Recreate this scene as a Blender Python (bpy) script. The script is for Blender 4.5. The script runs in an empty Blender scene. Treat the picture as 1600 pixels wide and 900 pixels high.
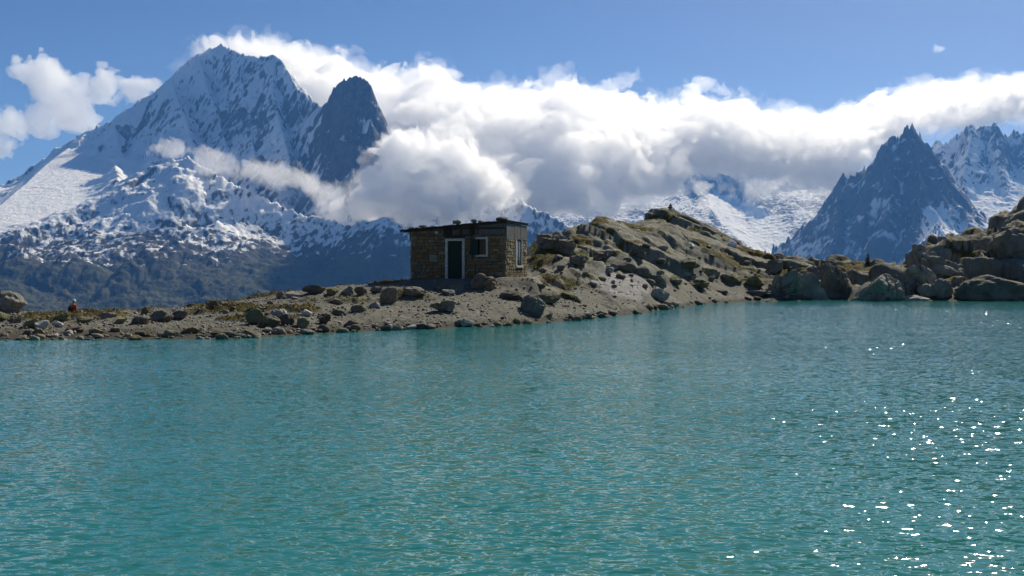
import bpy, bmesh, math, random
import numpy as np
from mathutils import Vector, Matrix

# ------------------------------------------------------------------ frame
FPX, XC, YH, H = 1610.0, 800.0, 428.0, 2.0   # focal length (px of a 1600 wide frame), centre column, horizon row, eye height
R = math.radians
scene = bpy.context.scene
COL = scene.collection

def P(x, y, Y):
    """point seen at photo column x, row y, standing Y metres ahead of the camera"""
    return ((x - XC) / FPX * Y, Y, H + (YH - y) / FPX * Y)

# ------------------------------------------------------------------ camera
cam_d = bpy.data.cameras.new('camera')
cam = bpy.data.objects.new('camera', cam_d); COL.objects.link(cam)
cam.location = (0, 0, H); cam.rotation_euler = (R(90), 0, 0)
cam_d.sensor_width = 36; cam_d.lens = 36 * FPX / 1600
cam_d.shift_y = -(450 - YH) / 1600
cam_d.clip_start = 0.1; cam_d.clip_end = 90000
scene.camera = cam

# ------------------------------------------------------------------ sky and sun
SUN_AZ, SUN_EL = 29.0, 39.0            # degrees to the right of the view axis / above the horizon
world = bpy.data.worlds.new('World'); scene.world = world; world.use_nodes = True
wn = world.node_tree.nodes; wl = world.node_tree.links
bg = wn['Background']
sky = wn.new('ShaderNodeTexSky'); sky.sky_type = 'NISHITA'; sky.sun_disc = False
sky.sun_elevation = R(SUN_EL); sky.sun_rotation = R(SUN_AZ)
sky.altitude = 2350; sky.air_density = 0.5; sky.dust_density = 2.2; sky.ozone_density = 7.5
wl.new(sky.outputs[0], bg.inputs[0]); bg.inputs[1].default_value = 0.07
sun_d = bpy.data.lights.new('sun', 'SUN'); sun = bpy.data.objects.new('sun', sun_d); COL.objects.link(sun)
sun_d.energy = 3.8; sun_d.angle = R(0.53); sun_d.color = (1.0, 0.965, 0.89)
sv = Vector((math.sin(R(SUN_AZ)) * math.cos(R(SUN_EL)), math.cos(R(SUN_AZ)) * math.cos(R(SUN_EL)), math.sin(R(SUN_EL))))
sun.rotation_euler = sv.to_track_quat('Z', 'Y').to_euler()
scene.view_settings.view_transform = 'Standard'; scene.view_settings.look = 'None'
scene.view_settings.exposure = 0.5; scene.view_settings.gamma = 1.0
scene.render.engine = 'CYCLES'
cy = scene.cycles
cy.max_bounces = 26; cy.diffuse_bounces = 2; cy.glossy_bounces = 3; cy.transmission_bounces = 4
cy.volume_bounces = 22; cy.transparent_max_bounces = 64
cy.use_denoising = True; cy.denoiser = 'OPENIMAGEDENOISE'
cy.use_adaptive_sampling = True; cy.adaptive_threshold = 0.03
cy.sample_clamp_indirect = 6.0; cy.sample_clamp_direct = 0.0
cy.caustics_reflective = False; cy.caustics_refractive = False

# ------------------------------------------------------------------ noise
def _hash(ix, iy, iz, seed):
    h = (ix.astype(np.uint32) * np.uint32(374761393) + iy.astype(np.uint32) * np.uint32(668265263)
         + iz.astype(np.uint32) * np.uint32(2147483647 - 101) + np.uint32((seed * 974634541) & 0xffffffff))
    h = (h ^ (h >> np.uint32(13))) * np.uint32(1274126177)
    h = (h ^ (h >> np.uint32(16))) * np.uint32(2246822519)
    return h ^ (h >> np.uint32(15))

_A = np.arange(64) * (2 * np.pi / 64)
_GX = np.cos(_A).astype(np.float32); _GY = np.sin(_A).astype(np.float32)
def noise2(x, y, seed=0):
    x = np.asarray(x, np.float64); y = np.asarray(y, np.float64)
    fx = np.floor(x); fy = np.floor(y)
    ix = fx.astype(np.int64).astype(np.int32); iy = fy.astype(np.int64).astype(np.int32)
    dx = (x - fx).astype(np.float32); dy = (y - fy).astype(np.float32)
    z = np.zeros_like(ix)
    def g(ox, oy):
        h = _hash(ix + ox, iy + oy, z, seed) & np.uint32(63)
        return _GX[h] * (dx - ox) + _GY[h] * (dy - oy)
    u = dx * dx * dx * (dx * (dx * 6 - 15) + 10); v = dy * dy * dy * (dy * (dy * 6 - 15) + 10)
    a = g(0, 0); b = g(1, 0); c = g(0, 1); d = g(1, 1)
    return 1.45 * ((a + (b - a) * u) * (1 - v) + (c + (d - c) * u) * v)

_rg = np.random.RandomState(5); _G3 = _rg.normal(size=(256, 3)); _G3 = (_G3 / np.linalg.norm(_G3, axis=1)[:, None]).astype(np.float32)
def noise3(x, y, z, seed=0):
    fx = np.floor(x); fy = np.floor(y); fz = np.floor(z)
    ix = fx.astype(np.int32); iy = fy.astype(np.int32); iz = fz.astype(np.int32)
    dx = (x - fx).astype(np.float32); dy = (y - fy).astype(np.float32); dz = (z - fz).astype(np.float32)
    def g(a, b, c):
        h = _hash(ix + a, iy + b, iz + c, seed) & np.uint32(255)
        return _G3[h, 0] * (dx - a) + _G3[h, 1] * (dy - b) + _G3[h, 2] * (dz - c)
    s = lambda t: t * t * (3 - 2 * t)
    u, v, w = s(dx), s(dy), s(dz)
    l = lambda a, b, t: a + (b - a) * t
    return 1.4 * l(l(l(g(0,0,0), g(1,0,0), u), l(g(0,1,0), g(1,1,0), u), v),
                   l(l(g(0,0,1), g(1,0,1), u), l(g(0,1,1), g(1,1,1), u), v), w)

def fbm2(x, y, octaves=5, seed=0, gain=0.5, lac=2.03):
    s = 0; a = 1.0; t = 0
    for i in range(octaves):
        s = s + a * noise2(x, y, seed + i * 17); t += a
        x = x * lac + 3.7; y = y * lac - 1.3; a *= gain
    return s / t
def ridged2(x, y, octaves=5, seed=0, gain=0.5, lac=2.07):
    s = 0; a = 1.0; t = 0; w = 1.0
    for i in range(octaves):
        n = 1 - np.abs(noise2(x, y, seed + i * 23)) * 1.6
        s = s + a * n * w; t += a; w = np.clip(n * 1.3, 0.25, 1)
        x = x * lac + 5.1; y = y * lac + 2.2; a *= gain
    return s / t          # about 0.1 .. 1, peaks sharp
def billow2(x, y, octaves=4, seed=0, gain=0.5, lac=2.1):
    s = 0; a = 1.0; t = 0
    for i in range(octaves):
        s = s + a * (np.abs(noise2(x, y, seed + i * 29)) * 2 - 0.5); t += a
        x = x * lac + 1.1; y = y * lac + 7.2; a *= gain
    return s / t          # rounded tops, sharp creases
def worley2(x, y, seed=0):
    """distance to the nearest and second nearest cell point, cell random, offsets from the nearest point"""
    fx = np.floor(x).astype(np.int32); fy = np.floor(y).astype(np.int32); z = np.zeros_like(fx)
    f1 = np.full(x.shape, 9.0); f2 = np.full(x.shape, 9.0); r = np.zeros(x.shape); r2 = np.zeros(x.shape); ox = np.zeros(x.shape); oy = np.zeros(x.shape)
    for a in (-1, 0, 1):
        for b in (-1, 0, 1):
            h = _hash(fx + a, fy + b, z, seed); h2 = _hash(fx + a, fy + b, z + 1, seed)
            px = fx + a + (h & np.uint32(1023)) / 1023.0; py = fy + b + ((h >> np.uint32(10)) & np.uint32(1023)) / 1023.0
            dx = x - px; dy = y - py; d = np.hypot(dx, dy); m = d < f1
            f2 = np.where(m, f1, np.minimum(f2, d)); f1 = np.where(m, d, f1)
            r = np.where(m, (h2 & np.uint32(1023)) / 1023.0, r); r2 = np.where(m, ((h2 >> np.uint32(10)) & np.uint32(1023)) / 1023.0, r2)
            ox = np.where(m, dx, ox); oy = np.where(m, dy, oy)
    return f1, f2, r, r2, ox, oy
def blocks(x, y, seed):
    """broken rock: tilted blocks with open cracks between them, about -0.5 .. 0.5"""
    f1, f2, r, r2, ox, oy = worley2(x, y, seed); a = r2 * 6.283
    return (r - 0.5) * 0.9 + 0.55 * (ox * np.cos(a) + oy * np.sin(a)) - 0.35 * np.exp(-(f2 - f1) / 0.07)
def sstep(a, b, x):
    t = np.clip((x - a) / (b - a), 0, 1); return t * t * (3 - 2 * t)

# ------------------------------------------------------------------ object helpers
def tag(o, label=None, cat=None, group=None, kind=None):
    if label: o['label'] = label
    if cat: o['category'] = cat
    if group: o['group'] = group
    if kind: o['kind'] = kind
    return o
def link(name, me, mat=None, parent=None):
    o = bpy.data.objects.new(name, me); COL.objects.link(o)
    if mat is not None and me is not None and len(me.materials) == 0: me.materials.append(mat)
    if parent is not None: o.parent = parent
    return o
def mesh_np(name, verts, faces, smooth=True):
    """faces: (n,3) or (n,4) int array"""
    me = bpy.data.meshes.new(name)
    verts = np.asarray(verts, np.float32); faces = np.asarray(faces, np.int32)
    k = faces.shape[1]
    me.vertices.add(len(verts)); me.vertices.foreach_set('co', verts.ravel())
    me.loops.add(faces.size); me.loops.foreach_set('vertex_index', faces.ravel())
    me.polygons.add(len(faces)); me.polygons.foreach_set('loop_start', np.arange(0, faces.size, k, dtype=np.int32))
    try: me.polygons.foreach_set('loop_total', np.full(len(faces), k, np.int32))
    except Exception: pass
    me.update(calc_edges=True)
    if smooth: me.polygons.foreach_set('use_smooth', np.ones(len(faces), bool))
    return me
def grid_faces(nr, nc):
    i = np.arange(nr * nc).reshape(nr, nc)
    return np.stack([i[:-1, :-1], i[:-1, 1:], i[1:, 1:], i[1:, :-1]], -1).reshape(-1, 4)
def attr(me, name, vals):
    a = me.attributes.new(name, 'FLOAT', 'POINT'); a.data.foreach_set('value', np.asarray(vals, np.float32).ravel())
def box_bm(bm, x0, x1, y0, y1, z0, z1):
    v = [bm.verts.new(c) for c in ((x0,y0,z0),(x1,y0,z0),(x1,y1,z0),(x0,y1,z0),(x0,y0,z1),(x1,y0,z1),(x1,y1,z1),(x0,y1,z1))]
    for f in ((0,3,2,1),(4,5,6,7),(0,1,5,4),(1,2,6,5),(2,3,7,6),(3,0,4,7)): bm.faces.new([v[i] for i in f])
    return v
def bm_obj(name, bm, mat, parent=None, smooth=False, bevel=0.0):
    if bevel > 0: bmesh.ops.bevel(bm, geom=list(bm.edges), offset=bevel, segments=1, affect='EDGES')
    bmesh.ops.recalc_face_normals(bm, faces=bm.faces)
    me = bpy.data.meshes.new(name); bm.to_mesh(me); bm.free()
    if smooth: me.polygons.foreach_set('use_smooth', np.ones(len(me.polygons), bool))
    return link(name, me, mat, parent)
def box(name, a, b, mat, parent=None, bevel=0.0):
    bm = bmesh.new(); box_bm(bm, a[0], b[0], a[1], b[1], a[2], b[2]); return bm_obj(name, bm, mat, parent, False, bevel)

# ------------------------------------------------------------------ materials
class MT:
    def __init__(s, name):
        s.m = bpy.data.materials.new(name); s.m.use_nodes = True
        s.t = s.m.node_tree; s.N = s.t.nodes; s.L = s.t.links
        s.b = s.N['Principled BSDF']; s.out = s.N['Material Output']
    def n(s, typ, **kw):
        x = s.N.new(typ)
        for k, v in kw.items(): setattr(x, k, v)
        return x
    def set(s, sock, v):
        if hasattr(v, 'is_output') or isinstance(v, bpy.types.NodeSocket): s.L.new(v, sock)
        else: sock.default_value = v
    def coord(s, scale=(1,1,1), kind='Object'):
        c = s.n('ShaderNodeTexCoord'); m = s.n('ShaderNodeMapping'); s.L.new(c.outputs[kind], m.inputs[0])
        m.inputs['Scale'].default_value = scale; return m.outputs[0]
    def noise(s, vec, scale, detail=4, rough=0.55, dist=0.0, col=False):
        x = s.n('ShaderNodeTexNoise'); s.L.new(vec, x.inputs['Vector'])
        x.inputs['Scale'].default_value = scale; x.inputs['Detail'].default_value = detail
        x.inputs['Roughness'].default_value = rough; x.inputs['Distortion'].default_value = dist
        return x.outputs['Color' if col else 'Fac']
    def at(s, name):
        x = s.n('ShaderNodeAttribute', attribute_name=name); return x.outputs['Fac']
    def math(s, op, a, b=0.0, c=None, clamp=False):
        x = s.n('ShaderNodeMath', operation=op, use_clamp=clamp); s.set(x.inputs[0], a); s.set(x.inputs[1], b)
        if c is not None: s.set(x.inputs[2], c)
        return x.outputs[0]
    def ramp(s, f, a, b, lo=0.0, hi=1.0):
        x = s.n('ShaderNodeMapRange', interpolation_type='SMOOTHSTEP'); s.set(x.inputs[0], f)
        for i, v in enumerate((a, b, lo, hi)): x.inputs[i + 1].default_value = v
        return x.outputs[0]
    def mix(s, f, a, b):
        x = s.n('ShaderNodeMix', data_type='RGBA'); s.set(x.inputs[0], f)
        for sock, v in ((x.inputs[6], a), (x.inputs[7], b)):
            if isinstance(v, tuple) and len(v) == 3: v = v + (1,)
            s.set(sock, v)
        return x.outputs[2]
    def bump(s, h, strength, dist):
        x = s.n('ShaderNodeBump'); s.L.new(h, x.inputs['Height'])
        x.inputs['Strength'].default_value = strength; x.inputs['Distance'].default_value = dist
        s.L.new(x.outputs[0], s.b.inputs['Normal']); return x
    def fin(s, col, rough=0.9, spec=0.25):
        if isinstance(col, tuple): col = col + (1,)
        s.set(s.b.inputs['Base Color'], col); s.set(s.b.inputs['Roughness'], rough)
        s.b.inputs['Specular IOR Level'].default_value = spec
        return s.m

def mat_simple(name, c1, c2, scale=6, rough=0.85, bump=0.0, spec=0.25, detail=5, stretch=(1,1,1)):
    m = MT(name); v = m.coord(stretch); f = m.noise(v, scale, detail, 0.62)
    c = m.mix(m.ramp(f, 0.32, 0.68), c1, c2)
    if bump: m.bump(f, bump, 0.05)
    return m.fin(c, rough, spec)

def mat_rock(name, c1, c2, lich, moss_amt=0.45):
    """weathered granite: mottled, lichen spots, moss where it faces up"""
    m = MT(name); pos = m.n('ShaderNodeNewGeometry'); v = pos.outputs['Position']
    oi = m.n('ShaderNodeObjectInfo')
    add = m.n('ShaderNodeVectorMath', operation='ADD'); m.L.new(v, add.inputs[0]); 
    comb = m.n('ShaderNodeCombineXYZ'); r100 = m.math('MULTIPLY', oi.outputs['Random'], 57.0); m.L.new(r100, comb.inputs[0]); m.L.new(r100, comb.inputs[1])
    m.L.new(comb.outputs[0], add.inputs[1]); v = add.outputs[0]
    a = m.noise(v, 0.9, 6, 0.68); b = m.noise(v, 3.6, 5, 0.72); c = m.noise(v, 1.7, 5, 0.65, 0.6)
    col = m.mix(m.ramp(a, 0.3, 0.7), c1, c2)
    col = m.mix(m.ramp(b, 0.52, 0.72, 0, 0.7), col, tuple(x * 0.45 for x in c1))
    col = m.mix(m.ramp(c, 0.55, 0.68, 0, 0.6), col, lich)
    geo = m.n('ShaderNodeNewGeometry'); sx = m.n('ShaderNodeSeparateXYZ'); m.L.new(geo.outputs['Normal'], sx.inputs[0])
    up = m.ramp(sx.outputs[2], 0.35, 0.8); mo = m.math('MULTIPLY', up, m.ramp(m.noise(v, 1.1, 4, 0.65), 0.5, 0.62, 0, moss_amt))
    col = m.mix(mo, col, (0.15, 0.135, 0.035))
    tint = m.math('MULTIPLY_ADD', oi.outputs['Random'], 0.6, 0.72)
    mul = m.n('ShaderNodeMix', data_type='RGBA', blend_type='MULTIPLY'); mul.inputs[0].default_value = 1
    m.L.new(col, mul.inputs[6]); cc = m.n('ShaderNodeCombineColor'); [m.L.new(tint, cc.inputs[i]) for i in range(3)]
    m.L.new(cc.outputs[0], mul.inputs[7])
    h = m.math('ADD', m.math('MULTIPLY', a, 1.2), m.math('MULTIPLY', b, 0.5))
    m.bump(h, 0.9, 0.22)
    return m.fin(mul.outputs[2], 0.92, 0.2)

# ================================================================== the lake shore
# per photo column: shoreline row, then (distance, row) of four points going up to the crest and one behind
COLS = [
 (-420, 540, (33,524),(37,511),(41,503),(46,492),(54,492)),
 (-250, 537, (33,520),(37,508),(41,500),(46,490),(54,490)),
 (0,    532, (33,515),(36,505),(40,495),(46,488),(53,489)),
 (100,  530, (33.5,514),(37,504),(41,496),(47,491),(54,492)),
 (200,  530, (33.5,515),(37,504),(41,495),(47,488),(54,490)),
 (300,  530, (33.5,515),(37,503),(41,491),(46,481),(54,483)),
 (400,  528, (34,513),(38,497),(42,481),(47,467),(55,470)),
 (500,  521, (36.5,505),(40,488),(44,468),(48,450),(56,453)),
 (600,  516, (38.5,500),(42,480),(45,462),(48.5,445),(57,444)),
 (660,  514, (39,498),(42.5,478),(46,458),(49.5,439),(58,437)),
 (720,  512, (40,495),(43.5,474),(47,455),(49.5,437),(59,434)),
 (800,  508, (42,490),(45,470),(48,450),(50.5,434),(66,418)),
 (850,  504, (45.5,482),(49,462),(53,440),(60,415),(74,368)),
 (900,  500, (47.5,480),(52,458),(57,437),(66,408),(78,365)),
 (950,  495, (50.5,478),(54.5,458),(60,436),(70,405),(84,357)),
 (1000, 490, (54.5,476),(58,460),(63,438),(75,400),(95,347)),
 (1035, 484, (60,472),(64,456),(69,436),(80,395),(99,333)),
 (1055, 481, (63,470),(67,454),(72,434),(83,393),(100,333)),
 (1100, 475, (71,464),(75,450),(79,430),(87,392),(100,352)),
 (1130, 473, (73.5,462),(77,450),(81,432),(88,400),(98,371)),
 (1170, 471, (76.5,462),(79,450),(82,435),(88,410),(96,384)),
 (1210, 470, (78.5,460),(80.5,448),(83,432),(87,415),(95,394)),
 (1240, 469.5,(79.5,455),(81,440),(83.5,425),(87,416),(95,399)),
 (1268, 469, (79.8,452),(81,436),(83,424),(86,416),(94,409)),
 (1300, 469, (79.8,455),(81,440),(83,428),(86,418),(92,407)),
 (1328, 469, (79.5,450),(80.3,435),(82,424),(86,418),(92,414)),
 (1350, 470, (79,458),(80.5,445),(82.5,432),(86,424),(91,419)),
 (1395, 470, (78.5,460),(80,446),(82.5,432),(86,424),(91,419)),
 (1418, 470, (79,461),(81,448),(84,434),(88,426),(94,422)),
 (1432, 470, (79,461),(81,448),(84,432),(88,414),(94,402)),
 (1450, 470, (79,462),(81,446),(84,428),(89,405),(96,387)),
 (1500, 470, (79,460),(81,445),(84,425),(90,398),(100,373)),
 (1550, 470, (79,455),(81,440),(85,415),(92,380),(103,347)),
 (1600, 470, (79,455),(81,435),(85,408),(92,365),(105,320)),
 (1700, 472, (78,455),(80,430),(85,400),(92,340),(108,272)),
 (1850, 476, (77,450),(79,425),(84,390),(92,320),(110,222)),
 (2050, 480, (74,450),(77,425),(82,390),(92,310),(112,200)),
]
NC = 960
px_c = np.linspace(-240, 1820, NC)                  # photo columns of the grid
def c_interp(vals): return np.interp(px_c, [c[0] for c in COLS], vals)
jit = 3.0 * noise2(px_c / 37.0, px_c * 0 + 3.1, 5) + 1.2 * noise2(px_c / 11.0, px_c * 0 + 1.7, 6)
sy = c_interp([c[1] for c in COLS]) + jit * 0.45
shoreY = H * FPX / (sy - YH)
cpY = [c_interp([c[2 + k][0] for c in COLS]) for k in range(5)]
cpZ = [c_interp([H + (YH - c[2 + k][1]) / FPX * c[2 + k][0] for c in COLS]) for k in range(5)]
for k in range(5): cpY[k] = np.maximum(cpY[k], shoreY + 1.0 + k)
near = np.concatenate([np.linspace(16, 29, 14), 29 + (np.arange(1, 251) / 250.0) * 26, 55 + (np.arange(1, 301) / 300.0) * 57])
far = 112 * (3600 / 112) ** (np.arange(1, 41) / 40.0)
rowY = np.concatenate([near, far]); NR = len(rowY)
Zg = np.zeros((NR, NC))
for j in range(NC):
    last = cpY[4][j]; z5 = cpZ[4][j]
    ys = [0, shoreY[j] - 8, shoreY[j] - 1.2, shoreY[j], *[cpY[k][j] for k in range(5)], last + 10, last + 34, 230, 700, 3600]
    zs = [-4, -1.6, -0.16, 0.0, *[cpZ[k][j] for k in range(5)], z5 - 1.0, z5 - 9, -45, -260, -1350]
    Zg[:, j] = np.interp(rowY, ys, zs)
# soften the kinks of the control profile (land only)
for _ in range(6):
    s = Zg.copy(); s[2:-2] = (Zg[:-4] + 2 * Zg[1:-3] + 3 * Zg[2:-2] + 2 * Zg[3:-1] + Zg[4:]) / 9
    m = (rowY > 30) & (rowY < 111); Zg[m] = s[m]
    s = Zg.copy(); s[:, 2:-2] = (Zg[:, :-4] + Zg[:, 1:-3] + Zg[:, 2:-2] + Zg[:, 3:-1] + Zg[:, 4:]) / 5; Zg = s
U = (px_c - XC) / FPX
GX = U[None, :] * rowY[:, None]; GY = np.repeat(rowY[:, None], NC, 1); PXG = np.repeat(px_c[None, :], NR, 0)
k3 = np.repeat(cpY[2][None], NR, 0); k2 = np.repeat(cpY[1][None], NR, 0); k1 = np.repeat(cpY[0][None], NR, 0); SH = np.repeat(shoreY[None], NR, 0)
# where bare rock stands: the knoll behind the hut and the bluffs on the right
wob = 3.0 * noise2(GX / 6, GY / 6, 70)
rock_hill = sstep(-1, 3, GY - k3 + 2.0 + 1.3 * wob) * sstep(800, 850, PXG)
rock_bluff = sstep(0.0, 1.6, GY - k1 + 0.4 * wob) * sstep(1195, 1235, PXG + 8 * wob)
ROCK = np.clip(np.maximum(rock_hill, rock_bluff), 0, 1)
patch = sstep(0.05, 0.4, noise2(GX / 7, GY / 4, 77)) * sstep(0.5, 2, GY - SH - 1.0) * 0.45
ROCK = np.maximum(ROCK, patch * sstep(850, 900, PXG))
# rock relief: rounded slabs with creases dipping to the left, and finer fracture
wx = GX + 1.5 * noise2(GX / 5, GY / 5, 11); wy = GY + 1.5 * noise2(GX / 5, GY / 5, 12)
dip = wx * 0.8 + Zg * 1.3 + wy * 0.25; along = -wx * 0.4 + wy * 0.9
relief = (0.95 * billow2(dip / 9.0, along / 13, 2, 21) + 0.95 * blocks(dip / 4.6, along / 9.0, 31) + 0.62 * blocks(dip / 1.8, along / 4.2, 33)
          + 0.22 * blocks(wx / 0.8, wy / 1.4, 35) + 0.07 * fbm2(GX / 0.4, GY / 0.5, 3, 42) + 0.2)
relief = relief * (1.0 + 0.6 * rock_bluff)
beach = 0.10 * fbm2(GX / 3.0, GY / 3.0, 3, 51) + 0.06 * fbm2(GX / 0.6, GY / 0.6, 3, 52) + 0.035 * noise2(GX / 0.22, GY / 0.22, 53)
# turf hummocks
HUM = sstep(0.0, 0.35, noise2(GX / 3.3, GY / 2.0, 61) + 0.25 * noise2(GX / 1.1, GY / 0.9, 62) - 0.20)
hum_zone = np.clip(sstep(0.8, 2.4, GY - k1) * (1 - sstep(640, 700, PXG)) + sstep(820, 870, PXG) * (1 - sstep(1200, 1260, PXG)) * sstep(0, 2, GY - k2) * 0.9, 0, 1)
MOSS = HUM * hum_zone
MOSS = np.maximum(MOSS, ROCK * sstep(0.08, 0.36, noise2(GX / 4, GY / 4, 64) + 0.4 * noise2(GX / 1.2, GY / 1.2, 65)) * 0.9)
bump = MOSS * (1 - ROCK) * (0.16 + 0.14 * billow2(GX / 0.7, GY / 0.7, 2, 66))
# packed earth pad in front of and below the hut
pad = sstep(600, 640, PXG) * (1 - sstep(830, 850, PXG)) * sstep(48, 49.5, GY) * (1 - sstep(57, 60, GY))
PALE = (1 - sstep(0.5, 1.15, ((PXG - 975 - (GY - 58) * 3.0) / 42.0) ** 2 + ((GY - 58.5) / 6.0) ** 2 + 0.5 * noise2(GX / 1.6, GY / 1.6, 67))) 
ROCK = ROCK * (1 - PALE); MOSS = MOSS * (1 - PALE)
beach = beach + PALE * (0.25 + 0.22 * blocks(dip / 2.6, along / 3.4, 37))
land = sstep(-0.2, 1.6, GY - SH)
Zg = Zg + land * (ROCK * relief * 0.85 + (1 - ROCK) * beach + bump) * (1 - pad) * (1 - sstep(112, 200, GY)) 
Zg = np.where(pad > 0.01, Zg * (1 - pad) + pad * (1.70 + 0.12 * sstep(640, 800, PXG) + 0.3 * beach), Zg)

def gz(X, Y):
    """height of the shore at a place"""
    j = np.interp(X / Y * FPX + XC, px_c, np.arange(NC)); i = np.interp(Y, rowY, np.arange(NR))
    i0 = int(min(i, NR - 2)); j0 = int(min(j, NC - 2)); a = i - i0; b = j - j0
    return (Zg[i0, j0] * (1 - a) + Zg[i0 + 1, j0] * a) * (1 - b) + (Zg[i0, j0 + 1] * (1 - a) + Zg[i0 + 1, j0 + 1] * a) * b
def hit(x, y):
    """the spot of the shore seen at photo column x, row y"""
    j = int(round(np.interp(x, px_c, np.arange(NC))))
    row = YH - (Zg[:, j] - H) / rowY * FPX
    for i in range(1, NR):
        if rowY[i] > shoreY[j] - 2 and row[i] <= y:
            t = (row[i - 1] - y) / max(row[i - 1] - row[i], 1e-6); t = min(max(t, 0), 1)
            Y = rowY[i - 1] + t * (rowY[i] - rowY[i - 1]); break
    else: Y = rowY[300]
    X = (x - XC) / FPX * Y
    return X, Y, gz(X, Y)

me = mesh_np('ground', np.stack([GX, GY, Zg], -1).reshape(-1, 3), grid_faces(NR, NC))
attr(me, 'rock', ROCK); attr(me, 'moss', MOSS); attr(me, 'pale', PALE)
attr(me, 'wet', 1 - sstep(0.08, 0.30, Zg + 0.05 * noise2(GX / 1.5, GY / 1.5, 88)))
m = MT('shore_ground'); v = m.coord()
n1 = m.noise(v, 0.6, 6, 0.6); n2 = m.noise(v, 4.5, 5, 0.7); n3 = m.noise(v, 16, 4, 0.7)
grav = m.mix(m.ramp(n1, 0.3, 0.7), (0.118, 0.112, 0.084), (0.178, 0.170, 0.130))
grav = m.mix(m.ramp(n3, 0.45, 0.75, 0, 0.8), grav, (0.28, 0.27, 0.225))
grav = m.mix(m.ramp(n3, 0.42, 0.25, 0, 0.7), grav, (0.065, 0.055, 0.045))
rk = m.mix(m.ramp(n1, 0.3, 0.68), (0.155, 0.148, 0.108), (0.285, 0.272, 0.205))
rk = m.mix(m.ramp(n2, 0.5, 0.72, 0, 0.75), rk, (0.075, 0.068, 0.050))
rk = m.mix(m.ramp(m.noise(v, 1.7, 5, 0.65, 0.8), 0.56, 0.7, 0, 0.6), rk, (0.22, 0.215, 0.10))
mos = m.mix(m.ramp(n2, 0.3, 0.7), (0.055, 0.048, 0.014), (0.165, 0.118, 0.026))
mos = m.mix(m.ramp(m.noise(v, 0.45, 3, 0.6), 0.45, 0.65, 0, 0.8), mos, (0.085, 0.095, 0.028))
rf = m.math('ADD', m.at('rock'), m.math('MULTIPLY', m.math('SUBTRACT', n2, 0.5), 0.9))
mf = m.math('ADD', m.at('moss'), m.math('MULTIPLY', m.math('SUBTRACT', n2, 0.5), 1.1))
geo = m.n('ShaderNodeNewGeometry'); sx = m.n('ShaderNodeSeparateXYZ'); m.L.new(geo.outputs['Normal'], sx.inputs[0])
mf = m.math('MULTIPLY', m.ramp(mf, 0.38, 0.62), m.ramp(sx.outputs[2], 0.45, 0.75))
c = m.mix(m.ramp(rf, 0.35, 0.6), grav, rk); c = m.mix(mf, c, mos)
c = m.mix(m.ramp(m.math('ADD', m.at('pale'), m.math('MULTIPLY', m.math('SUBTRACT', n2, 0.5), 1.2)), 0.35, 0.7, 0, 0.9), c, m.mix(m.ramp(n2, 0.35, 0.7), (0.36, 0.35, 0.33), (0.24, 0.225, 0.20)))
wetc = m.n('ShaderNodeMix', data_type='RGBA', blend_type='MULTIPLY'); m.L.new(m.at('wet'), wetc.inputs[0]); m.L.new(c, wetc.inputs[6]); wetc.inputs[7].default_value = (0.42, 0.40, 0.37, 1)
h = m.math('ADD', m.math('MULTIPLY', n2, 1.0), m.math('MULTIPLY', n3, 0.6))
m.bump(h, 0.75, 0.10)
MAT_SHORE = m.fin(wetc.outputs[2], 0.95, 0.15)
tag(link('ground', me, MAT_SHORE), 'gravel and rock shore rising from the lake to rounded rocky knolls', kind='structure')

# ground under and behind the camera, so that the lake has a near bank
vx, vy = np.meshgrid(np.linspace(-260, 260, 131), np.linspace(-320, 6, 110))
bz = -3 + 0.42 * np.clip(5.0 - vy, 0, 12) + 0.10 * np.clip(-vy - 7, 0, 400) + 1.2 * billow2(vx / 14, vy / 14, 3, 91) * sstep(4, -10, vy)
me = mesh_np('near_bank', np.stack([vx, vy, np.minimum(bz, 60 + 0 * bz)], -1).reshape(-1, 3), grid_faces(*vx.shape))
bz0 = None
attr(me, 'rock', np.full(vx.size, 0.6)); attr(me, 'moss', np.full(vx.size, 0.4)); attr(me, 'wet', np.zeros(vx.size)); attr(me, 'pale', np.zeros(vx.size))
tag(link('ground', me, MAT_SHORE), 'rocky near bank behind the viewpoint', kind='structure')

# ------------------------------------------------------------------ lake water
wc = np.linspace(-760, 2360, 420); wsh = np.interp(wc, px_c, shoreY) + 2.6
tt = np.concatenate([np.linspace(0, 0.15, 20)[:-1], np.linspace(0.15, 1, 160)])
WY = 3.0 + (wsh[None] - 3.0) * tt[:, None]; WX = (wc[None] - XC) / FPX * WY
WZ = 0.004 * np.sin(WY * 1.7 + 0.4 * WX)
me = mesh_np('lake', np.stack([WX, WY, WZ], -1).reshape(-1, 3), grid_faces(*WX.shape))
m = MT('lake_water')
calm_v = m.coord((0.05, 0.10, 1)); calm = m.ramp(m.noise(calm_v, 1.0, 3, 0.5), 0.30, 0.70, 0.55, 1.15)
sep = m.n('ShaderNodeSeparateXYZ'); tc = m.n('ShaderNodeTexCoord'); m.L.new(tc.outputs['Object'], sep.inputs[0])
lee = m.ramp(m.math('SUBTRACT', sep.outputs[1], m.math('MULTIPLY', sep.outputs[0], 0.9)), 30, 52, 1.0, 0.72)   # calmer under the far bank
slope = None
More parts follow.
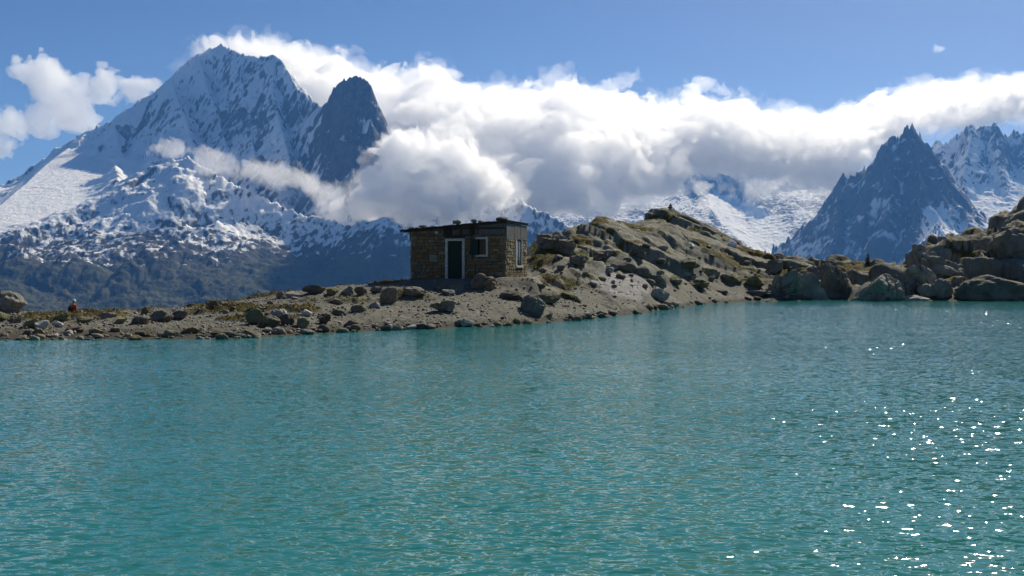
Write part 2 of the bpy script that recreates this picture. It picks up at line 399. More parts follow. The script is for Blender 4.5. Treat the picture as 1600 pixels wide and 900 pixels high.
for sc, amp, st in ((1.0, 0.10, (0.6, 1.6, 1)), (1.0, 0.24, (1.7, 5.2, 1)), (1.0, 1.13, (7.5, 16, 1))):
    vv = m.coord(st); nz = m.noise(vv, sc, 2, 0.5, 0.4, col=True)
    sub = m.n('ShaderNodeVectorMath', operation='SUBTRACT'); m.L.new(nz, sub.inputs[0]); sub.inputs[1].default_value = (0.5, 0.5, 0.5)
    sca = m.n('ShaderNodeVectorMath', operation='MULTIPLY'); m.L.new(sub.outputs[0], sca.inputs[0]); sca.inputs[1].default_value = (amp * 0.8, amp * 1.25, 0)
    if slope is None: slope = sca.outputs[0]
    else:
        ad = m.n('ShaderNodeVectorMath', operation='ADD'); m.L.new(slope, ad.inputs[0]); m.L.new(sca.outputs[0], ad.inputs[1]); slope = ad.outputs[0]
sc2 = m.n('ShaderNodeVectorMath', operation='SCALE'); m.L.new(slope, sc2.inputs[0]); m.L.new(m.math('MULTIPLY', calm, lee), sc2.inputs['Scale'])
up = m.n('ShaderNodeVectorMath', operation='ADD'); m.L.new(sc2.outputs[0], up.inputs[0]); up.inputs[1].default_value = (0, 0, 1)
no = m.n('ShaderNodeVectorMath', operation='NORMALIZE'); m.L.new(up.outputs[0], no.inputs[0]); m.L.new(no.outputs[0], m.b.inputs['Normal'])
big = m.noise(m.coord((0.04, 0.08, 1)), 1.0, 3, 0.55)
m.fin(m.mix(m.ramp(big, 0.3, 0.7), (0.020, 0.162, 0.142), (0.026, 0.192, 0.168)), 0.07, 0.5)
m.b.inputs['IOR'].default_value = 1.333
tag(link('lake', me, m.m), 'rippled turquoise glacial lake water', kind='structure')

# ================================================================== mountains
def mountain(label, x0, x1, y0, y1, nc, nr, ridges, base, seed, snow_line, rockiness, power=1.0, rib=95.0, rough=52.0, snow_fn=None, smooth=None, pin=1.0):
    """tent slopes hung from ridge lines over a base slope, fluted down the fall line and roughened"""
    cx = np.linspace(x0, x1, nc); ry = np.linspace(0, 1, nr) ** power * (y1 - y0) + y0
    Ug = (cx - XC) / FPX
    X = Ug[None] * ry[:, None]; Y = np.repeat(ry[:, None], nc, 1); PX = np.repeat(cx[None], nr, 0)
    sh = X.shape
    wX = X + 110 * fbm2(X / 900, Y / 900, 3, seed) + 28 * fbm2(X / 170, Y / 170, 3, seed + 3)
    wY = Y + 110 * fbm2(X / 900 + 7, Y / 900, 3, seed + 1) + 28 * fbm2(X / 170, Y / 170 + 9, 3, seed + 4)
    Bz = base(PX, Y, X)
    T = np.full(sh, -9e9); D = np.full(sh, 9e9); S = np.zeros(sh)
    acc = 0.0
    for rid in ridges:
        pts = [(*P(p[0], p[1], p[2]), p[3]) for p in rid]
        for (ax, ay, az, asl), (bx, by, bz, bsl) in zip(pts[:-1], pts[1:]):
            L2 = (bx - ax) ** 2 + (by - ay) ** 2; L = math.sqrt(L2)
            # points on the crest itself stay put, the flanks are warped
            tt = np.clip(((X - ax) * (bx - ax) + (Y - ay) * (by - ay)) / L2, 0, 1)
            d0 = np.hypot(X - ax - tt * (bx - ax), Y - ay - tt * (by - ay))
            k = sstep(20, 260, d0); qx = X + (wX - X) * k; qy = Y + (wY - Y) * k
            t = np.clip(((qx - ax) * (bx - ax) + (qy - ay) * (by - ay)) / L2, 0, 1)
            d = np.hypot(qx - ax - t * (bx - ax), qy - ay - t * (by - ay))
            s = acc + t * L
            sl = asl + (bsl - asl) * t
            drop = d * sl * (1.0 - 0.25 * sstep(200, 1400, d))
            tz = az + (bz - az) * t - drop
            m_ = tz > T; T = np.where(m_, tz, T); D = np.where(m_, d, D); S = np.where(m_, s, S)
            acc += L
    flute = ridged2((S + 90 * noise2(X / 300, Y / 300, seed + 41)) / 230.0, D / 1100.0, 5, seed + 40, 0.58)
    hi = 0.30 + 0.70 * sstep(350, 850, T)
    T = T - hi * rib * 1.6 * sstep(0, 300, D) * (0.75 - flute)
    kk = 60.0; hh = np.clip(0.5 + 0.5 * (T - Bz) / kk, 0, 1)           # smooth maximum of tent and base
    Z = Bz * (1 - hh) + T * hh + kk * hh * (1 - hh)
    steep = hh
    sm = 1.0 if smooth is None else smooth(PX, Y)
    near_crest = 1 - sstep(0, 90, D)
    rg = ridged2(wX / 420, wY / 420, 6, seed + 60, 0.56)
    jag = fbm2(X / 60, Y / 60, 4, seed + 80, 0.6)
    Z = Z + hi * steep * (1 - near_crest) * rough * 1.7 * (rg - 0.55) + (1 - steep) * sm * rough * (0.26 * (ridged2(wX / 300, wY / 420, 3, seed + 65, 0.5) - 0.55) + 0.34 * (ridged2(wX / 85, wY / 120, 4, seed + 66, 0.6) - 0.55))
    Z = Z + (0.30 + 0.7 * steep) * (0.4 + 0.6 * sm) * rough * 0.42 * jag
    # small pinnacles along the crests
    Z = Z + pin * near_crest * steep * rough * (0.9 * (np.abs(noise2(S / 34, S * 0 + 4.2, seed + 90)) - 0.25) + 0.9 * (ridged2(S / 110, S * 0 + 1.2, 3, seed + 91) - 0.6))
    # slope
    dZr = np.gradient(Z, axis=0) / np.gradient(Y, axis=0); dXc = np.gradient(X, axis=1); dZc = np.gradient(Z, axis=1) / dXc
    dZy = dZr - dZc * (np.gradient(X, axis=0) / np.gradient(Y, axis=0))
    slope = np.hypot(dZy, dZc)
    PYg = YH - (Z - H) / Y * FPX
    fine = fbm2(X / 45, Y / 45, 4, seed + 100, 0.65); big = fbm2(X / 600, Y / 600, 3, seed + 110)
    gully = ridged2((S + 130 * noise2(X / 260, Y / 260, seed + 121) + 50 * noise2(X / 80, Y / 80, seed + 122)) / 110.0, D / 420.0, 4, seed + 120)
    sn = 1.28 - (slope - 0.75) * rockiness + 1.0 * fine + 0.6 * big + 0.5 * fbm2(X / 170, Y / 170, 3, seed + 130) - steep * 0.95 * (gully - 0.5)
    alt = sstep(snow_line - 210, snow_line + 200, Z + 230 * fine + 90 * big)
    sn = sn * alt + (alt - 1) * 0.6
    if snow_fn is not None: sn = snow_fn(sn, PX, PYg, Z, slope, fine, Y)
    me = mesh_np('mountain', np.stack([X, Y, Z], -1).reshape(-1, 3), grid_faces(nr, nc))
    attr(me, 'snow', sn); attr(me, 'green', 1 - sstep(snow_line - 210, snow_line + 60, Z + 120 * big + 60 * fine))
    o = link('mountain', me, MAT_MTN); tag(o, label, kind='structure')
    return o

m = MT('mountain_rock_and_snow'); v = m.coord()
f1 = m.noise(v, 0.020, 6, 0.65); f2 = m.noise(v, 0.006, 5, 0.6); f3 = m.noise(v, 0.05, 4, 0.65)
rk = m.mix(m.ramp(f1, 0.3, 0.7), (0.050, 0.049, 0.050), (0.115, 0.108, 0.102))
gr = m.mix(m.ramp(f2, 0.35, 0.65), (0.020, 0.030, 0.014), (0.060, 0.062, 0.034))
gr = m.mix(m.ramp(f3, 0.5, 0.75, 0, 0.6), gr, (0.075, 0.078, 0.066))
c = m.mix(m.at('green'), rk, gr)
sf = m.math('ADD', m.at('snow'), m.math('MULTIPLY', m.math('SUBTRACT', m.noise(m.coord((1, 1, 0.45)), 0.045, 6, 0.75), 0.5), 1.5))
sf = m.ramp(sf, 0.22, 0.85)
c = m.mix(sf, c, (0.88, 0.88, 0.87))
m.bump(m.math('ADD', f1, m.math('MULTIPLY', f3, 0.5)), 0.55, 18)
MAT_MTN = m.fin(c, 0.9, 0.1)

# --- left massif: high snow dome, twin rock tower on its right shoulder, snow basin below
skyA = [(-260,372,9000,.6),(-100,322,9066,.62),(0,290,9108,.62),(40,268,9125,.66),(62,252,9134,.7),(100,226,9150,.75),(135,205,9214,.8),(170,190,9278,.85),(205,165,9342,1.0),(240,143,9407,1.2),(268,119,9458,1.35),
        (290,97,9498,1.4),(310,82,9535,1.4),(330,74,9572,1.4),(345,67,9600,1.4),(362,78,9445,1.5),(378,84,9300,1.5),(400,88,9109,1.5),(430,85,8850,1.5),(445,100,8662,1.5),(460,130,8475,1.5),(482,152,8240,1.5),(503,166,8020,1.6),
        (512,158,7920,1.9),(518,145,7852,2.0),(527,131,7750,2.3),(539,122,7646,2.4),(556,118,7500,2.4),(570,122,7470,2.4),(579,133,7450,2.4),(586,153,7430,2.2),(592,182,7410,1.9),(601,211,7380,1.5),(625,226,7340,1.3),(648,216,7310,1.4),(660,224,7310,1.3),(676,214,7300,1.4),(692,230,7300,1.3),
        (722,250,7240,1.2),(745,266,7200,1.2),(790,304,7100,1.1),(815,312,7040,1.1),(838,328,7000,1.1),(862,336,6950,1.1),(882,348,6900,1.1),(908,364,6800,1.1),(960,392,6700,1.0)]
ribA = [(268,119,9450,1.35),(275,150,9000,1.1),(290,185,8550,1.0),(302,225,8150,.9),(310,250,7850,.8)]
ribB = [(170,190,9270,.9),(183,205,8950,.8),(186,225,8700,.6)]
ribC = [(430,85,8850,1.5),(425,140,8450,1.4),(440,200,8000,1.3),(455,255,7500,1.2)]
ribD = [(556,120,7500,2.0),(548,190,7300,1.6),(552,260,7050,1.3)]
spur = [(268,250,7000,.6),(292,247,6900,.75),(312,256,6800,.8),(350,279,6700,.8),(385,298,6620,.8),(402,304,6580,.8),(440,322,6420,.75),(470,336,6300,.7),(505,342,6200,.7),(545,352,6100,.7),(575,346,6000,.75),(604,338,5920,.8),(640,362,5850,.8),(690,395,5750,.8),(760,440,5600,.7)]
rockrib = [(180,258,7900,.7),(184,280,7500,.7),(176,303,7100,.7)]
moraine = [(392,351,6250,.45),(365,343,6150,.5),(340,345,6050,.55),(325,356,5950,.6),(300,367,5830,.6),(250,388,5620,.6),(207,407,5480,.6),(180,432,5300,.6),(148,470,5050,.6),(120,505,4850,.6)]
moraine2 = [(96,396,5600,.5),(108,392,5560,.5),(122,404,5480,.5),(140,412,5450,.45)]
moraine3 = [(-60,380,5700,.4),(10,380,5650,.4),(35,390,5550,.45),(20,420,5350,.5),(-10,450,5200,.5)]
ribE = [(310,82,9530,1.4),(322,130,9150,1.4),(340,180,8700,1.3),(352,225,8250,1.2)]
ribF = [(378,84,9300,1.5),(376,125,8950,1.5),(390,170,8550,1.4),(392,215,8150,1.3),(405,262,7700,1.2)]
ribG = [(462,130,8450,1.6),(470,175,8150,1.6),(488,220,7800,1.4),(500,262,7400,1.3)]
ribH = [(505,166,8000,1.7),(512,205,7750,1.6),(522,250,7400,1.4)]
ribI = [(579,133,7450,2.3),(578,180,7320,2.0),(590,235,7100,1.6)]
ribJ = [(530,131,7740,2.2),(526,170,7550,2.0),(534,215,7350,1.7)]
def baseA(PX, Y, X):
    z = np.interp(Y, [2800, 3600, 4500, 5000, 5400, 6000, 7000, 8000, 8800, 9400, 11000], [-1400, -1150, -720, -350, -130, 90, 430, 770, 1040, 1250, 700])
    cap = H + (YH - np.interp(PX, [p[0] for p in skyA], [p[1] for p in skyA])) / FPX * 9050
    lim = cap - 60 - 0.13 * np.clip(9000 - Y, 0, 3000); k = sstep(5900, 6900, Y) * sstep(330, 250, PX); z = np.where(PX < 330, z * (1 - k) + np.minimum(z, lim) * k, z)
    z = z - np.clip(Y - 9300, 0, 900) * 0.8
    z = z - 120 * sstep(300, 460, PX) - 700 * sstep(620, 860, PX)
    z = z - 110 * np.exp(-((PX - 195 - (Y - 5300) * 0.06) / 30.0) ** 2) * sstep(5650, 5300, Y)     # the gully below the basin
    return z
def snowA(sn, PX, PY, Z, slope, fine, Y):
    # the open glacier basin is smooth snow
    e1 = ((PX - 200) / 115.0) ** 2 + ((PY - 290) / 72.0) ** 2
    e2 = ((PX - 40) / 130.0) ** 2 + ((PY - 310) / 42.0) ** 2
    e3 = ((PX - 225) / 45.0) ** 2 + ((PY - 205) / 20.0) ** 2
    gl = np.maximum.reduce([1 - sstep(0.55, 1.25, e1), 1 - sstep(0.5, 1.3, e2), 1 - sstep(0.5, 1.3, e3)])
    sn = sn + 1.6 * gl * (slope < 0.95)
    pt = 1 - sstep(0.5, 1.2, ((PX - 567) / 11.0) ** 2 + ((PY - 194) / 16.0) ** 2 + 1.3 * fine)
    sn = np.where(pt > 0, sn + 0.9 * pt, sn)
    sn = sn + 0.30 * sstep(520, 490, PX) * sstep(600, 900, Z) + 0.25 * sstep(400, 340, PX) * sstep(1450, 1700, Z)
    sn = sn - 0.5 * sstep(500, 530, PX) * (1 - sstep(640, 700, PX)) * (1 - pt) * sstep(330, 250, PY)
    scree = 1 - sstep(0.2, 1.0, ((PX - 130) / 240.0) ** 2 + ((PY - 360) / 42.0) ** 2)
    sn = sn - 0.35 * scree * (1 - gl)
    return sn
mountain('snowy left massif with a high dome, a rock tower and a lit snow basin', -300, 980, 3000, 10200, 690, 600,
         [skyA, ribA, ribB, ribC, ribD, ribE, ribF, ribG, ribH, ribI, ribJ, spur, rockrib, moraine, moraine2, moraine3], baseA, 100, 165, 0.85, 0.9, snow_fn=snowA, smooth=lambda PX, Y: 1 - 0.80 * sstep(6150, 6700, Y) * sstep(300, 250, PX), pin=0.6)

# --- right pyramid
skyB = [(1130,425,9000,1.),(1182,397,8950,1.),(1212,386,8900,1.1),(1236,371,8800,1.1),(1254,352,8750,1.2),(1274,338,8720,1.2),(1292,322,8700,1.3),(1300,306,8670,1.3),(1310,287,8620,1.3),(1318,277,8600,1.3),(1336,272,8550,1.3),(1357,262,8500,1.4),
        (1366,242,8470,1.5),(1380,226,8440,1.6),(1394,208,8410,1.6),(1410,203,8400,1.5),(1423,196,8400,1.6),(1434,208,8400,1.5),(1446,228,8430,1.4),(1462,243,8450,1.4),(1476,268,8470,1.3),(1486,292,8500,1.3),(1500,318,8500,1.2),
        (1516,322,8470,1.2),(1536,336,8450,1.2),(1560,344,8400,1.2),(1585,360,8380,1.1),(1610,368,8350,1.),(1700,400,8300,.9),(1850,420,8200,.9)]
sB1 = [(1423,196,8400,1.6),(1432,250,8150,1.5),(1440,300,7900,1.4),(1425,350,7650,1.4),(1400,400,7400,1.3),(1385,440,7200,1.3)]
sB2 = [(1310,287,8620,1.5),(1316,330,8300,1.4),(1310,370,8050,1.3),(1290,410,7800,1.3)]
sB3 = [(1488,300,8500,1.0),(1478,345,7900,.8),(1462,362,7500,.75),(1440,385,7100,.8),(1420,420,6800,.8)]
sB4 = [(1530,342,8450,1.0),(1545,370,7900,1.),(1560,400,7400,1.)]
sB5 = [(1357,262,8500,1.6),(1362,300,8280,1.6),(1352,340,8050,1.5),(1345,380,7800,1.4)]
sB6 = [(1394,208,8410,1.8),(1388,255,8220,1.7),(1396,300,8000,1.6),(1380,345,7750,1.5)]
sB7 = [(1462,243,8450,1.6),(1468,290,8230,1.5),(1458,330,8000,1.4)]
sB8 = [(1254,352,8750,1.4),(1262,385,8500,1.4),(1250,415,8200,1.3)]
def baseB(PX, Y, X): return np.interp(Y, [4500, 5500, 6500, 7400, 8200, 10000], [-1400, -1250, -900, -350, 50, -200]) - 350 * sstep(1280, 1180, PX)
def snowB(sn, PX, PY, Z, slope, fine, Y):
    s = sn - 0.40
    s = s + 0.9 * (1 - sstep(0.3, 1.2, ((PX - 1470) / 40.0) ** 2 + ((PY - 350) / 40.0) ** 2))
    s = s + 0.5 * (1 - sstep(0.3, 1.2, ((PX - 1390 - (PY - 300) * -0.3) / 28.0) ** 2 + ((PY - 300) / 55.0) ** 2))
    return s
mountain('steep shaded blue rock pyramid on the right', 1040, 1900, 5600, 9300, 430, 330, [skyB, sB1, sB2, sB3, sB4, sB5, sB6, sB7, sB8], baseB, 300, 60, 0.9, snow_fn=snowB, pin=2.2)

# --- snowy jagged peaks behind it on the far right
skyC = [(1380,300,10300,1.),(1430,255,10300,1.1),(1452,232,10300,1.2),(1466,217,10300,1.3),(1480,222,10300,1.2),(1490,214,10300,1.4),(1505,203,10300,1.5),(1518,195,10300,1.5),(1530,199,10300,1.5),(1542,193,10300,1.6),(1556,192,10300,1.6),
        (1564,206,10300,1.4),(1575,210,10300,1.4),(1590,203,10300,1.4),(1602,206,10300,1.4),(1640,190,10300,1.3),(1700,210,10300,1.2),(1850,240,10300,1.2)]
sC1 = [(1520,196,10300,1.3),(1512,240,9900,1.),(1505,290,9500,.9),(1500,340,9000,.8)]
sC2 = [(1556,192,10300,1.3),(1560,250,9850,1.),(1575,310,9350,.9)]
sC3 = [(1602,206,10300,1.3),(1612,270,9800,1.),(1625,330,9300,.9)]
def baseC(PX, Y, X): return np.interp(Y, [7000, 8500, 9500, 10000, 12000], [-400, 250, 760, 1000, 300])
mountain('jagged snow plastered peaks at the right edge', 1360, 1900, 8700, 10900, 310, 250, [skyC, sC1, sC2, sC3], baseC, 500, -200, 0.75, pin=1.1)

# --- glaciated mountains far away in the gap
skyD = [(700,420,14000,.8),(860,380,14000,.8),(920,352,14000,.8),(950,335,14000,.9),(985,305,14000,.9),(1000,292,14000,.9),(1040,268,14200,.9),(1075,258,14400,1.),(1090,270,14400,1.),(1110,262,14500,1.),(1140,246,14600,1.),(1180,235,14800,1.),(1240,240,15000,1.),(1300,255,15000,1.),(1380,270,15000,.9),(1500,300,15000,.9)]
sD1 = [(1075,258,14400,.9),(1085,300,13700,.8),(1110,330,13000,.8),(1125,365,12300,.8)]
sD2 = [(1140,246,14600,.9),(1165,285,13900,.8),(1185,315,13300,.8)]
sD3 = [(985,305,14000,.8),(1000,330,13300,.7),(1020,350,12700,.7)]
sD4 = [(1300,255,15000,.9),(1270,300,14000,.8),(1240,335,13300,.8),(1235,360,12700,.8)]
def baseD(PX, Y, X): return np.interp(Y, [9500, 11000, 12000, 13000, 14000, 16000], [-500, 60, 420, 800, 1150, 900]) - 120 * np.exp(-((PX - 1190 - (Y - 12500) * -0.02) / 60.0) ** 2)
def snowD(sn, PX, PY, Z, slope, fine, Y):
    g = 1 - sstep(0.4, 1.2, ((PX - 1175 - (PY - 350) * 0.9) / 45.0) ** 2 + ((PY - 350) / 50.0) ** 2)
    return sn - 0.95 + 1.9 * g + 0.4 * sstep(290, 265, PY)
mountain('distant glaciated mountains in the gap between the massifs', 760, 1480, 10500, 15600, 400, 300, [skyD, sD1, sD2, sD3, sD4], baseD, 700, -300, 0.75, snow_fn=snowD)

# --- valley floor far below, out to the horizon
vx, vy = np.meshgrid(np.linspace(-13500, 13500, 60), np.linspace(1500, 16800, 40))
me = mesh_np('valley', np.stack([vx, vy, -1450 + 40 * fbm2(vx / 3000, vy / 3000, 3, 9)], -1).reshape(-1, 3), grid_faces(*vx.shape))
attr(me, 'snow', np.full(vx.size, -1.0)); attr(me, 'green', np.ones(vx.size))
tag(link('valley', me, MAT_MTN), 'deep valley floor hidden below the shore', kind='structure')

# ================================================================== clouds
def surface_nets(f, org, h):
    """closed quad surface of f > 0 on a regular grid"""
    s = f > 0
    nx, ny, nz = f.shape
    cs = np.zeros((nx - 1, ny - 1, nz - 1), np.int8)
    for a in (0, 1):
        for b in (0, 1):
            for c in (0, 1): cs += s[a:nx - 1 + a, b:ny - 1 + b, c:nz - 1 + c]
    act = (cs > 0) & (cs < 8)
    idx = np.full(act.shape, -1, np.int64); I = np.argwhere(act); idx[act] = np.arange(len(I))
    acc = np.zeros((len(I), 3)); cnt = np.zeros(len(I))
    corners = [(a, b, c) for a in (0, 1) for b in (0, 1) for c in (0, 1)]
    val = {k: f[I[:, 0] + k[0], I[:, 1] + k[1], I[:, 2] + k[2]] for k in corners}
    for k in corners:
        for ax in range(3):
            if k[ax] == 0:
                k2 = list(k); k2[ax] = 1; k2 = tuple(k2)
                a, b = val[k], val[k2]; m_ = (a > 0) != (b > 0)
                t = np.where(m_, a / np.where(m_, a - b, 1), 0)
                p = np.repeat(np.array(k, float)[None], len(I), 0); p[:, ax] = t
                acc += p * m_[:, None]; cnt += m_
    V = (I + acc / np.maximum(cnt, 1)[:, None]) * h + np.array(org)
    F = []
    for ax in range(3):
        u, w = (ax + 1) % 3, (ax + 2) % 3
        sl0 = [slice(None)] * 3; sl1 = [slice(None)] * 3; sl0[ax] = slice(0, -1); sl1[ax] = slice(1, None)
        a, b = s[tuple(sl0)], s[tuple(sl1)]
        E = np.argwhere(a != b)
        ok = (E[:, u] > 0) & (E[:, w] > 0) & (E[:, u] < f.shape[u] - 1) & (E[:, w] < f.shape[w] - 1); E = E[ok]
        inside = a[E[:, 0], E[:, 1], E[:, 2]]
        def cell(du, dw):
            c = E.copy(); c[:, u] += du; c[:, w] += dw; return idx[c[:, 0], c[:, 1], c[:, 2]]
        q = np.stack([cell(-1, -1), cell(0, -1), cell(0, 0), cell(-1, 0)], 1)
        q[~inside] = q[~inside][:, ::-1]
        F.append(q)
    F = np.concatenate(F); F = F[(F >= 0).all(1)]
    return V, F

def cloud_material(name, dens, g=0.55):
    m = bpy.data.materials.new(name); m.use_nodes = True; t = m.node_tree
    t.nodes.remove(t.nodes['Principled BSDF'])
    vs = t.nodes.new('ShaderNodeVolumeScatter'); vs.inputs['Color'].default_value = (0.995, 0.996, 1.0, 1)
    vs.inputs['Density'].default_value = dens; vs.inputs['Anisotropy'].default_value = g
    t.links.new(vs.outputs[0], t.nodes['Material Output'].inputs['Volume'])
    return m

def puff(x, y, z, lam, seed, octs):
    """cauliflower noise, -1..1-ish"""
    s = 0; a = 1.0; t = 0
    for i in range(octs):
        n = noise3(x / lam, y / lam, z / lam, seed + i * 13)
        s = s + a * ((3.4 * np.abs(n) - 0.75) if i else 1.7 * n); t += a; lam = lam / 2.15; a *= 0.62
    return s / t

def build_cloud(name, label, blobs, h, lam, amp, dens, seed, g=0.55, squash=1.0, octs=5, kind='stuff', cat='cloud', extra=None, bounds=None, group=None, grow=0.0, parent=None):
    """blobs: (x, y, Y, radius px[, stretch in x]); unites them, then billows the surface"""
    C = []
    for b in blobs:
        c = P(b[0], b[1], b[2]); r = b[3] * b[2] / FPX; C.append((*c, r * (b[4] if len(b) > 4 else 1.0), r * squash, r))
    C = np.array(C)
    if bounds is None:
        pad = amp * 1.2 + 3 * h
        lo = (C[:, :3] - C[:, 3:]).min(0) - pad; hi = (C[:, :3] + C[:, 3:]).max(0) + pad
    else: lo, hi = np.array(bounds[0], float), np.array(bounds[1], float)
    n = np.ceil((hi - lo) / h).astype(int) + 1
    gx = (lo[0] + np.arange(n[0]) * h).astype(np.float32)[:, None, None]; gy = (lo[1] + np.arange(n[1]) * h).astype(np.float32)[None, :, None]; gzz = (lo[2] + np.arange(n[2]) * h).astype(np.float32)[None, None, :]
    F = np.full(tuple(n), -1e6, np.float32)
    for cx, cy_, cz, rx, ry, rz in C:
        rr = min(rx, ry, rz)
        q = np.sqrt(((gx - cx) / rx) ** 2 + ((gy - cy_) / ry) ** 2 + ((gzz - cz) / rz) ** 2)
        F = np.maximum(F, ((1 - q) * rr).astype(np.float32))
    if extra is not None: F = np.maximum(F, extra(gx, gy, gzz).astype(np.float32))
    F += grow
    sel = np.argwhere((F > -0.62 * amp) & (F < amp * 1.5))
    x = lo[0] + sel[:, 0] * h; y = lo[1] + sel[:, 1] * h; z = lo[2] + sel[:, 2] * h
    wx = x + 0.35 * lam * noise3(x / lam, y / lam, z / lam, seed + 500); wz = z + 0.35 * lam * noise3(x / lam, y / lam, z / lam, seed + 501)
    F[sel[:, 0], sel[:, 1], sel[:, 2]] += (amp * puff(wx, y, wz, lam, seed, octs)).astype(np.float32)
    F[0] = F[-1] = -1; F[:, 0] = F[:, -1] = -1; F[:, :, 0] = F[:, :, -1] = -1
    V, Q = surface_nets(F, lo, h)
    me = mesh_np(name, V, Q)
    o = link(name, me, cloud_material(name + '_vapour', dens, g), parent)
    if parent is None: tag(o, label, cat, group, kind)
    print('CLOUD', name, tuple(n), len(Q)); return o

rnd = random.Random(4)
bt = [(330,84),(352,66),(380,58),(430,60),(480,74),(520,82),(560,98),(600,106),(675,97),(720,116),(760,130),(850,120),(900,110),(940,130),(1000,155),(1060,152),(1100,145),(1160,166),(1240,176),(1300,188),(1340,178),(1380,166),(1440,152),(1500,142),(1560,128),(1600,122),(1750,115)]
bb = [(330,110),(430,150),(500,190),(560,240),(620,290),(700,330),(850,335),(950,335),(1000,316),(1060,282),(1100,266),(1200,276),(1280,294),(1330,260),(1380,215),(1420,185),(1500,190),(1560,182),(1600,180),(1750,185)]
by = [(330,10500),(430,10100),(560,9300),(640,8800),(720,8300),(900,8500),(1100,9600),(1300,9500),(1400,10300),(1500,11600),(1750,11800)]
bh = [(330,300),(450,350),(600,420),(900,560),(1200,560),(1400,450),(1750,500)]
def bank(gx, gy, gzz):
    tx = np.array([p[0] for p in bt]); Yc0 = np.interp(tx, *zip(*by))
    # outline in metres along X
    xs = np.arange(346, 1751, 10.0); Yc = np.interp(xs, *zip(*by)); X = (xs - XC) / FPX * Yc
    top = H + (YH - np.interp(xs, *zip(*bt))) / FPX * Yc; bot = H + (YH - np.interp(xs, *zip(*bb))) / FPX * Yc
    hy = np.interp(xs, *zip(*bh))
    g = gx.ravel(); T = np.interp(g, X, top)[:, None, None]; B = np.interp(g, X, bot)[:, None, None]; Y0 = np.interp(g, X, Yc)[:, None, None]; HY = np.interp(g, X, hy)[:, None, None]
    zc = (T + B) / 2; hz = (T - B) / 2
    q = np.sqrt(((gy - Y0 - (gzz - zc) * 1.15) / HY) ** 2 + ((gzz - zc) / hz) ** 2)
    f = (1 - q) * np.minimum(hz, HY)
    end = np.minimum(gx - X[0], X[-1] - gx)
    return np.minimum(f, end)
the_bank = build_cloud('cloud_bank', 'long white cloud bank rolling over the ridge behind the peaks', [(372,78,10400,14)], 17, 430, 320, 0.0070, 7, g=0.52, extra=bank, octs=6,
            bounds=((-3200, 7200, 350), (6900, 12600, 2700)))
build_cloud('fringe', '', [(372,78,10400,14)], 27, 330, 330, 0.0013, 107, g=0.52, extra=bank, octs=5, bounds=((-3200, 7100, 300), (6900, 12700, 2750)), grow=70, parent=the_bank)
PUFF = [(640,262,6400,52),(692,270,6400,58),(600,295,6300,42),(738,292,6400,46),(560,316,6300,26),(650,300,6300,48),(722,316,6300,40),(528,322,6300,18),(618,238,6350,30),(775,300,6400,30)]
the_puff = build_cloud('cumulus_cloud', 'bright puffy cumulus in front of the rock tower, above the hut',
            PUFF, 11, 290, 165, 0.017, 21, g=0.5, octs=6, kind=None)
build_cloud('fringe', '', PUFF, 16, 200, 190, 0.0022, 121, g=0.52, octs=5, grow=40, parent=the_puff)
build_cloud('cloud_wisp', 'thin cloud wisps drifting across the foot of the left massif',
            [(322,250,6650,15,1.6),(352,262,6620,18,1.6),(395,268,6600,20,1.6),(432,276,6560,22,1.4),(470,280,6550,18,1.5),(498,296,6500,16,1.4)], 11, 170, 105, 0.006, 33, kind=None)
build_cloud('cloud_wisp', 'small mist patch on the snow basin below the dome', [(262,232,7500,16,1.7),(285,236,7450,10,1.6)], 11, 120, 60, 0.006, 35, kind=None)
build_cloud('cumulus_cloud', 'ragged white cloud left of the snow dome',
            [(70,118,13000,34),(36,112,13000,16),(112,135,13000,26),(160,140,13000,28),(98,165,13000,34,1.3),(60,190,13000,26),(20,195,13000,24),(6,228,13000,20),(130,182,13000,24),(210,138,13000,15,1.6),(240,132,13000,9,1.8),(-30,200,13000,30),(-60,240,13000,30)], 26, 380, 220, 0.005, 41, g=0.5, kind=None)
build_cloud('mist', 'thin mist veil sinking into the gap above the distant glacier', [(960,318,10800,24,1.8),(1010,312,10800,20,1.6),(1040,290,10800,20,1.6),(1190,292,10900,22,2.0),(1250,300,10900,26,1.8),(1290,296,10800,26,1.2)], 26, 330, 260, 0.0011, 71, kind=None)
build_cloud('mist', 'thin mist veil across the lower face beside the rock tower', [(455,292,7000,22,2.0),(520,300,6950,24,1.6),(560,285,6950,22,1.4),(610,330,6700,22,1.6)], 16, 220, 170, 0.0016, 73, kind=None)
build_cloud('mist', 'faint cloud veil on the left edge of the snow dome', [(300,108,9450,14,1.6),(325,88,9550,12,1.6)], 16, 200, 130, 0.0014, 75, kind=None)
build_cloud('small_cloud', 'small torn cloud puff above the middle of the bank', [(965,128,9000,14,1.6),(985,120,9000,8,1.5)], 12, 120, 95, 0.0032, 51, kind=None)
build_cloud('small_cloud', 'flat cloud shred above the bank right of centre', [(1095,132,9500,11,2.0),(1130,142,9500,9,2.6)], 12, 130, 85, 0.0035, 53, kind=None)
build_cloud('small_cloud', 'long thin lens cloud near the right edge', [(1440,141,11800,10,5.5),(1480,136,11800,9,5.0)], 18, 240, 60, 0.003, 55, kind=None)
build_cloud('small_cloud', 'tiny lone wisp high in the blue on the right', [(1466,76,9500,5,2.2)], 7, 50, 34, 0.004, 57, kind=None)
build_cloud('small_cloud', 'little cloud hanging before the distant glacier', [(1098,293,11000,12,1.2),(1102,318,11000,12,1.4)], 14, 150, 95, 0.0035, 59, kind=None)

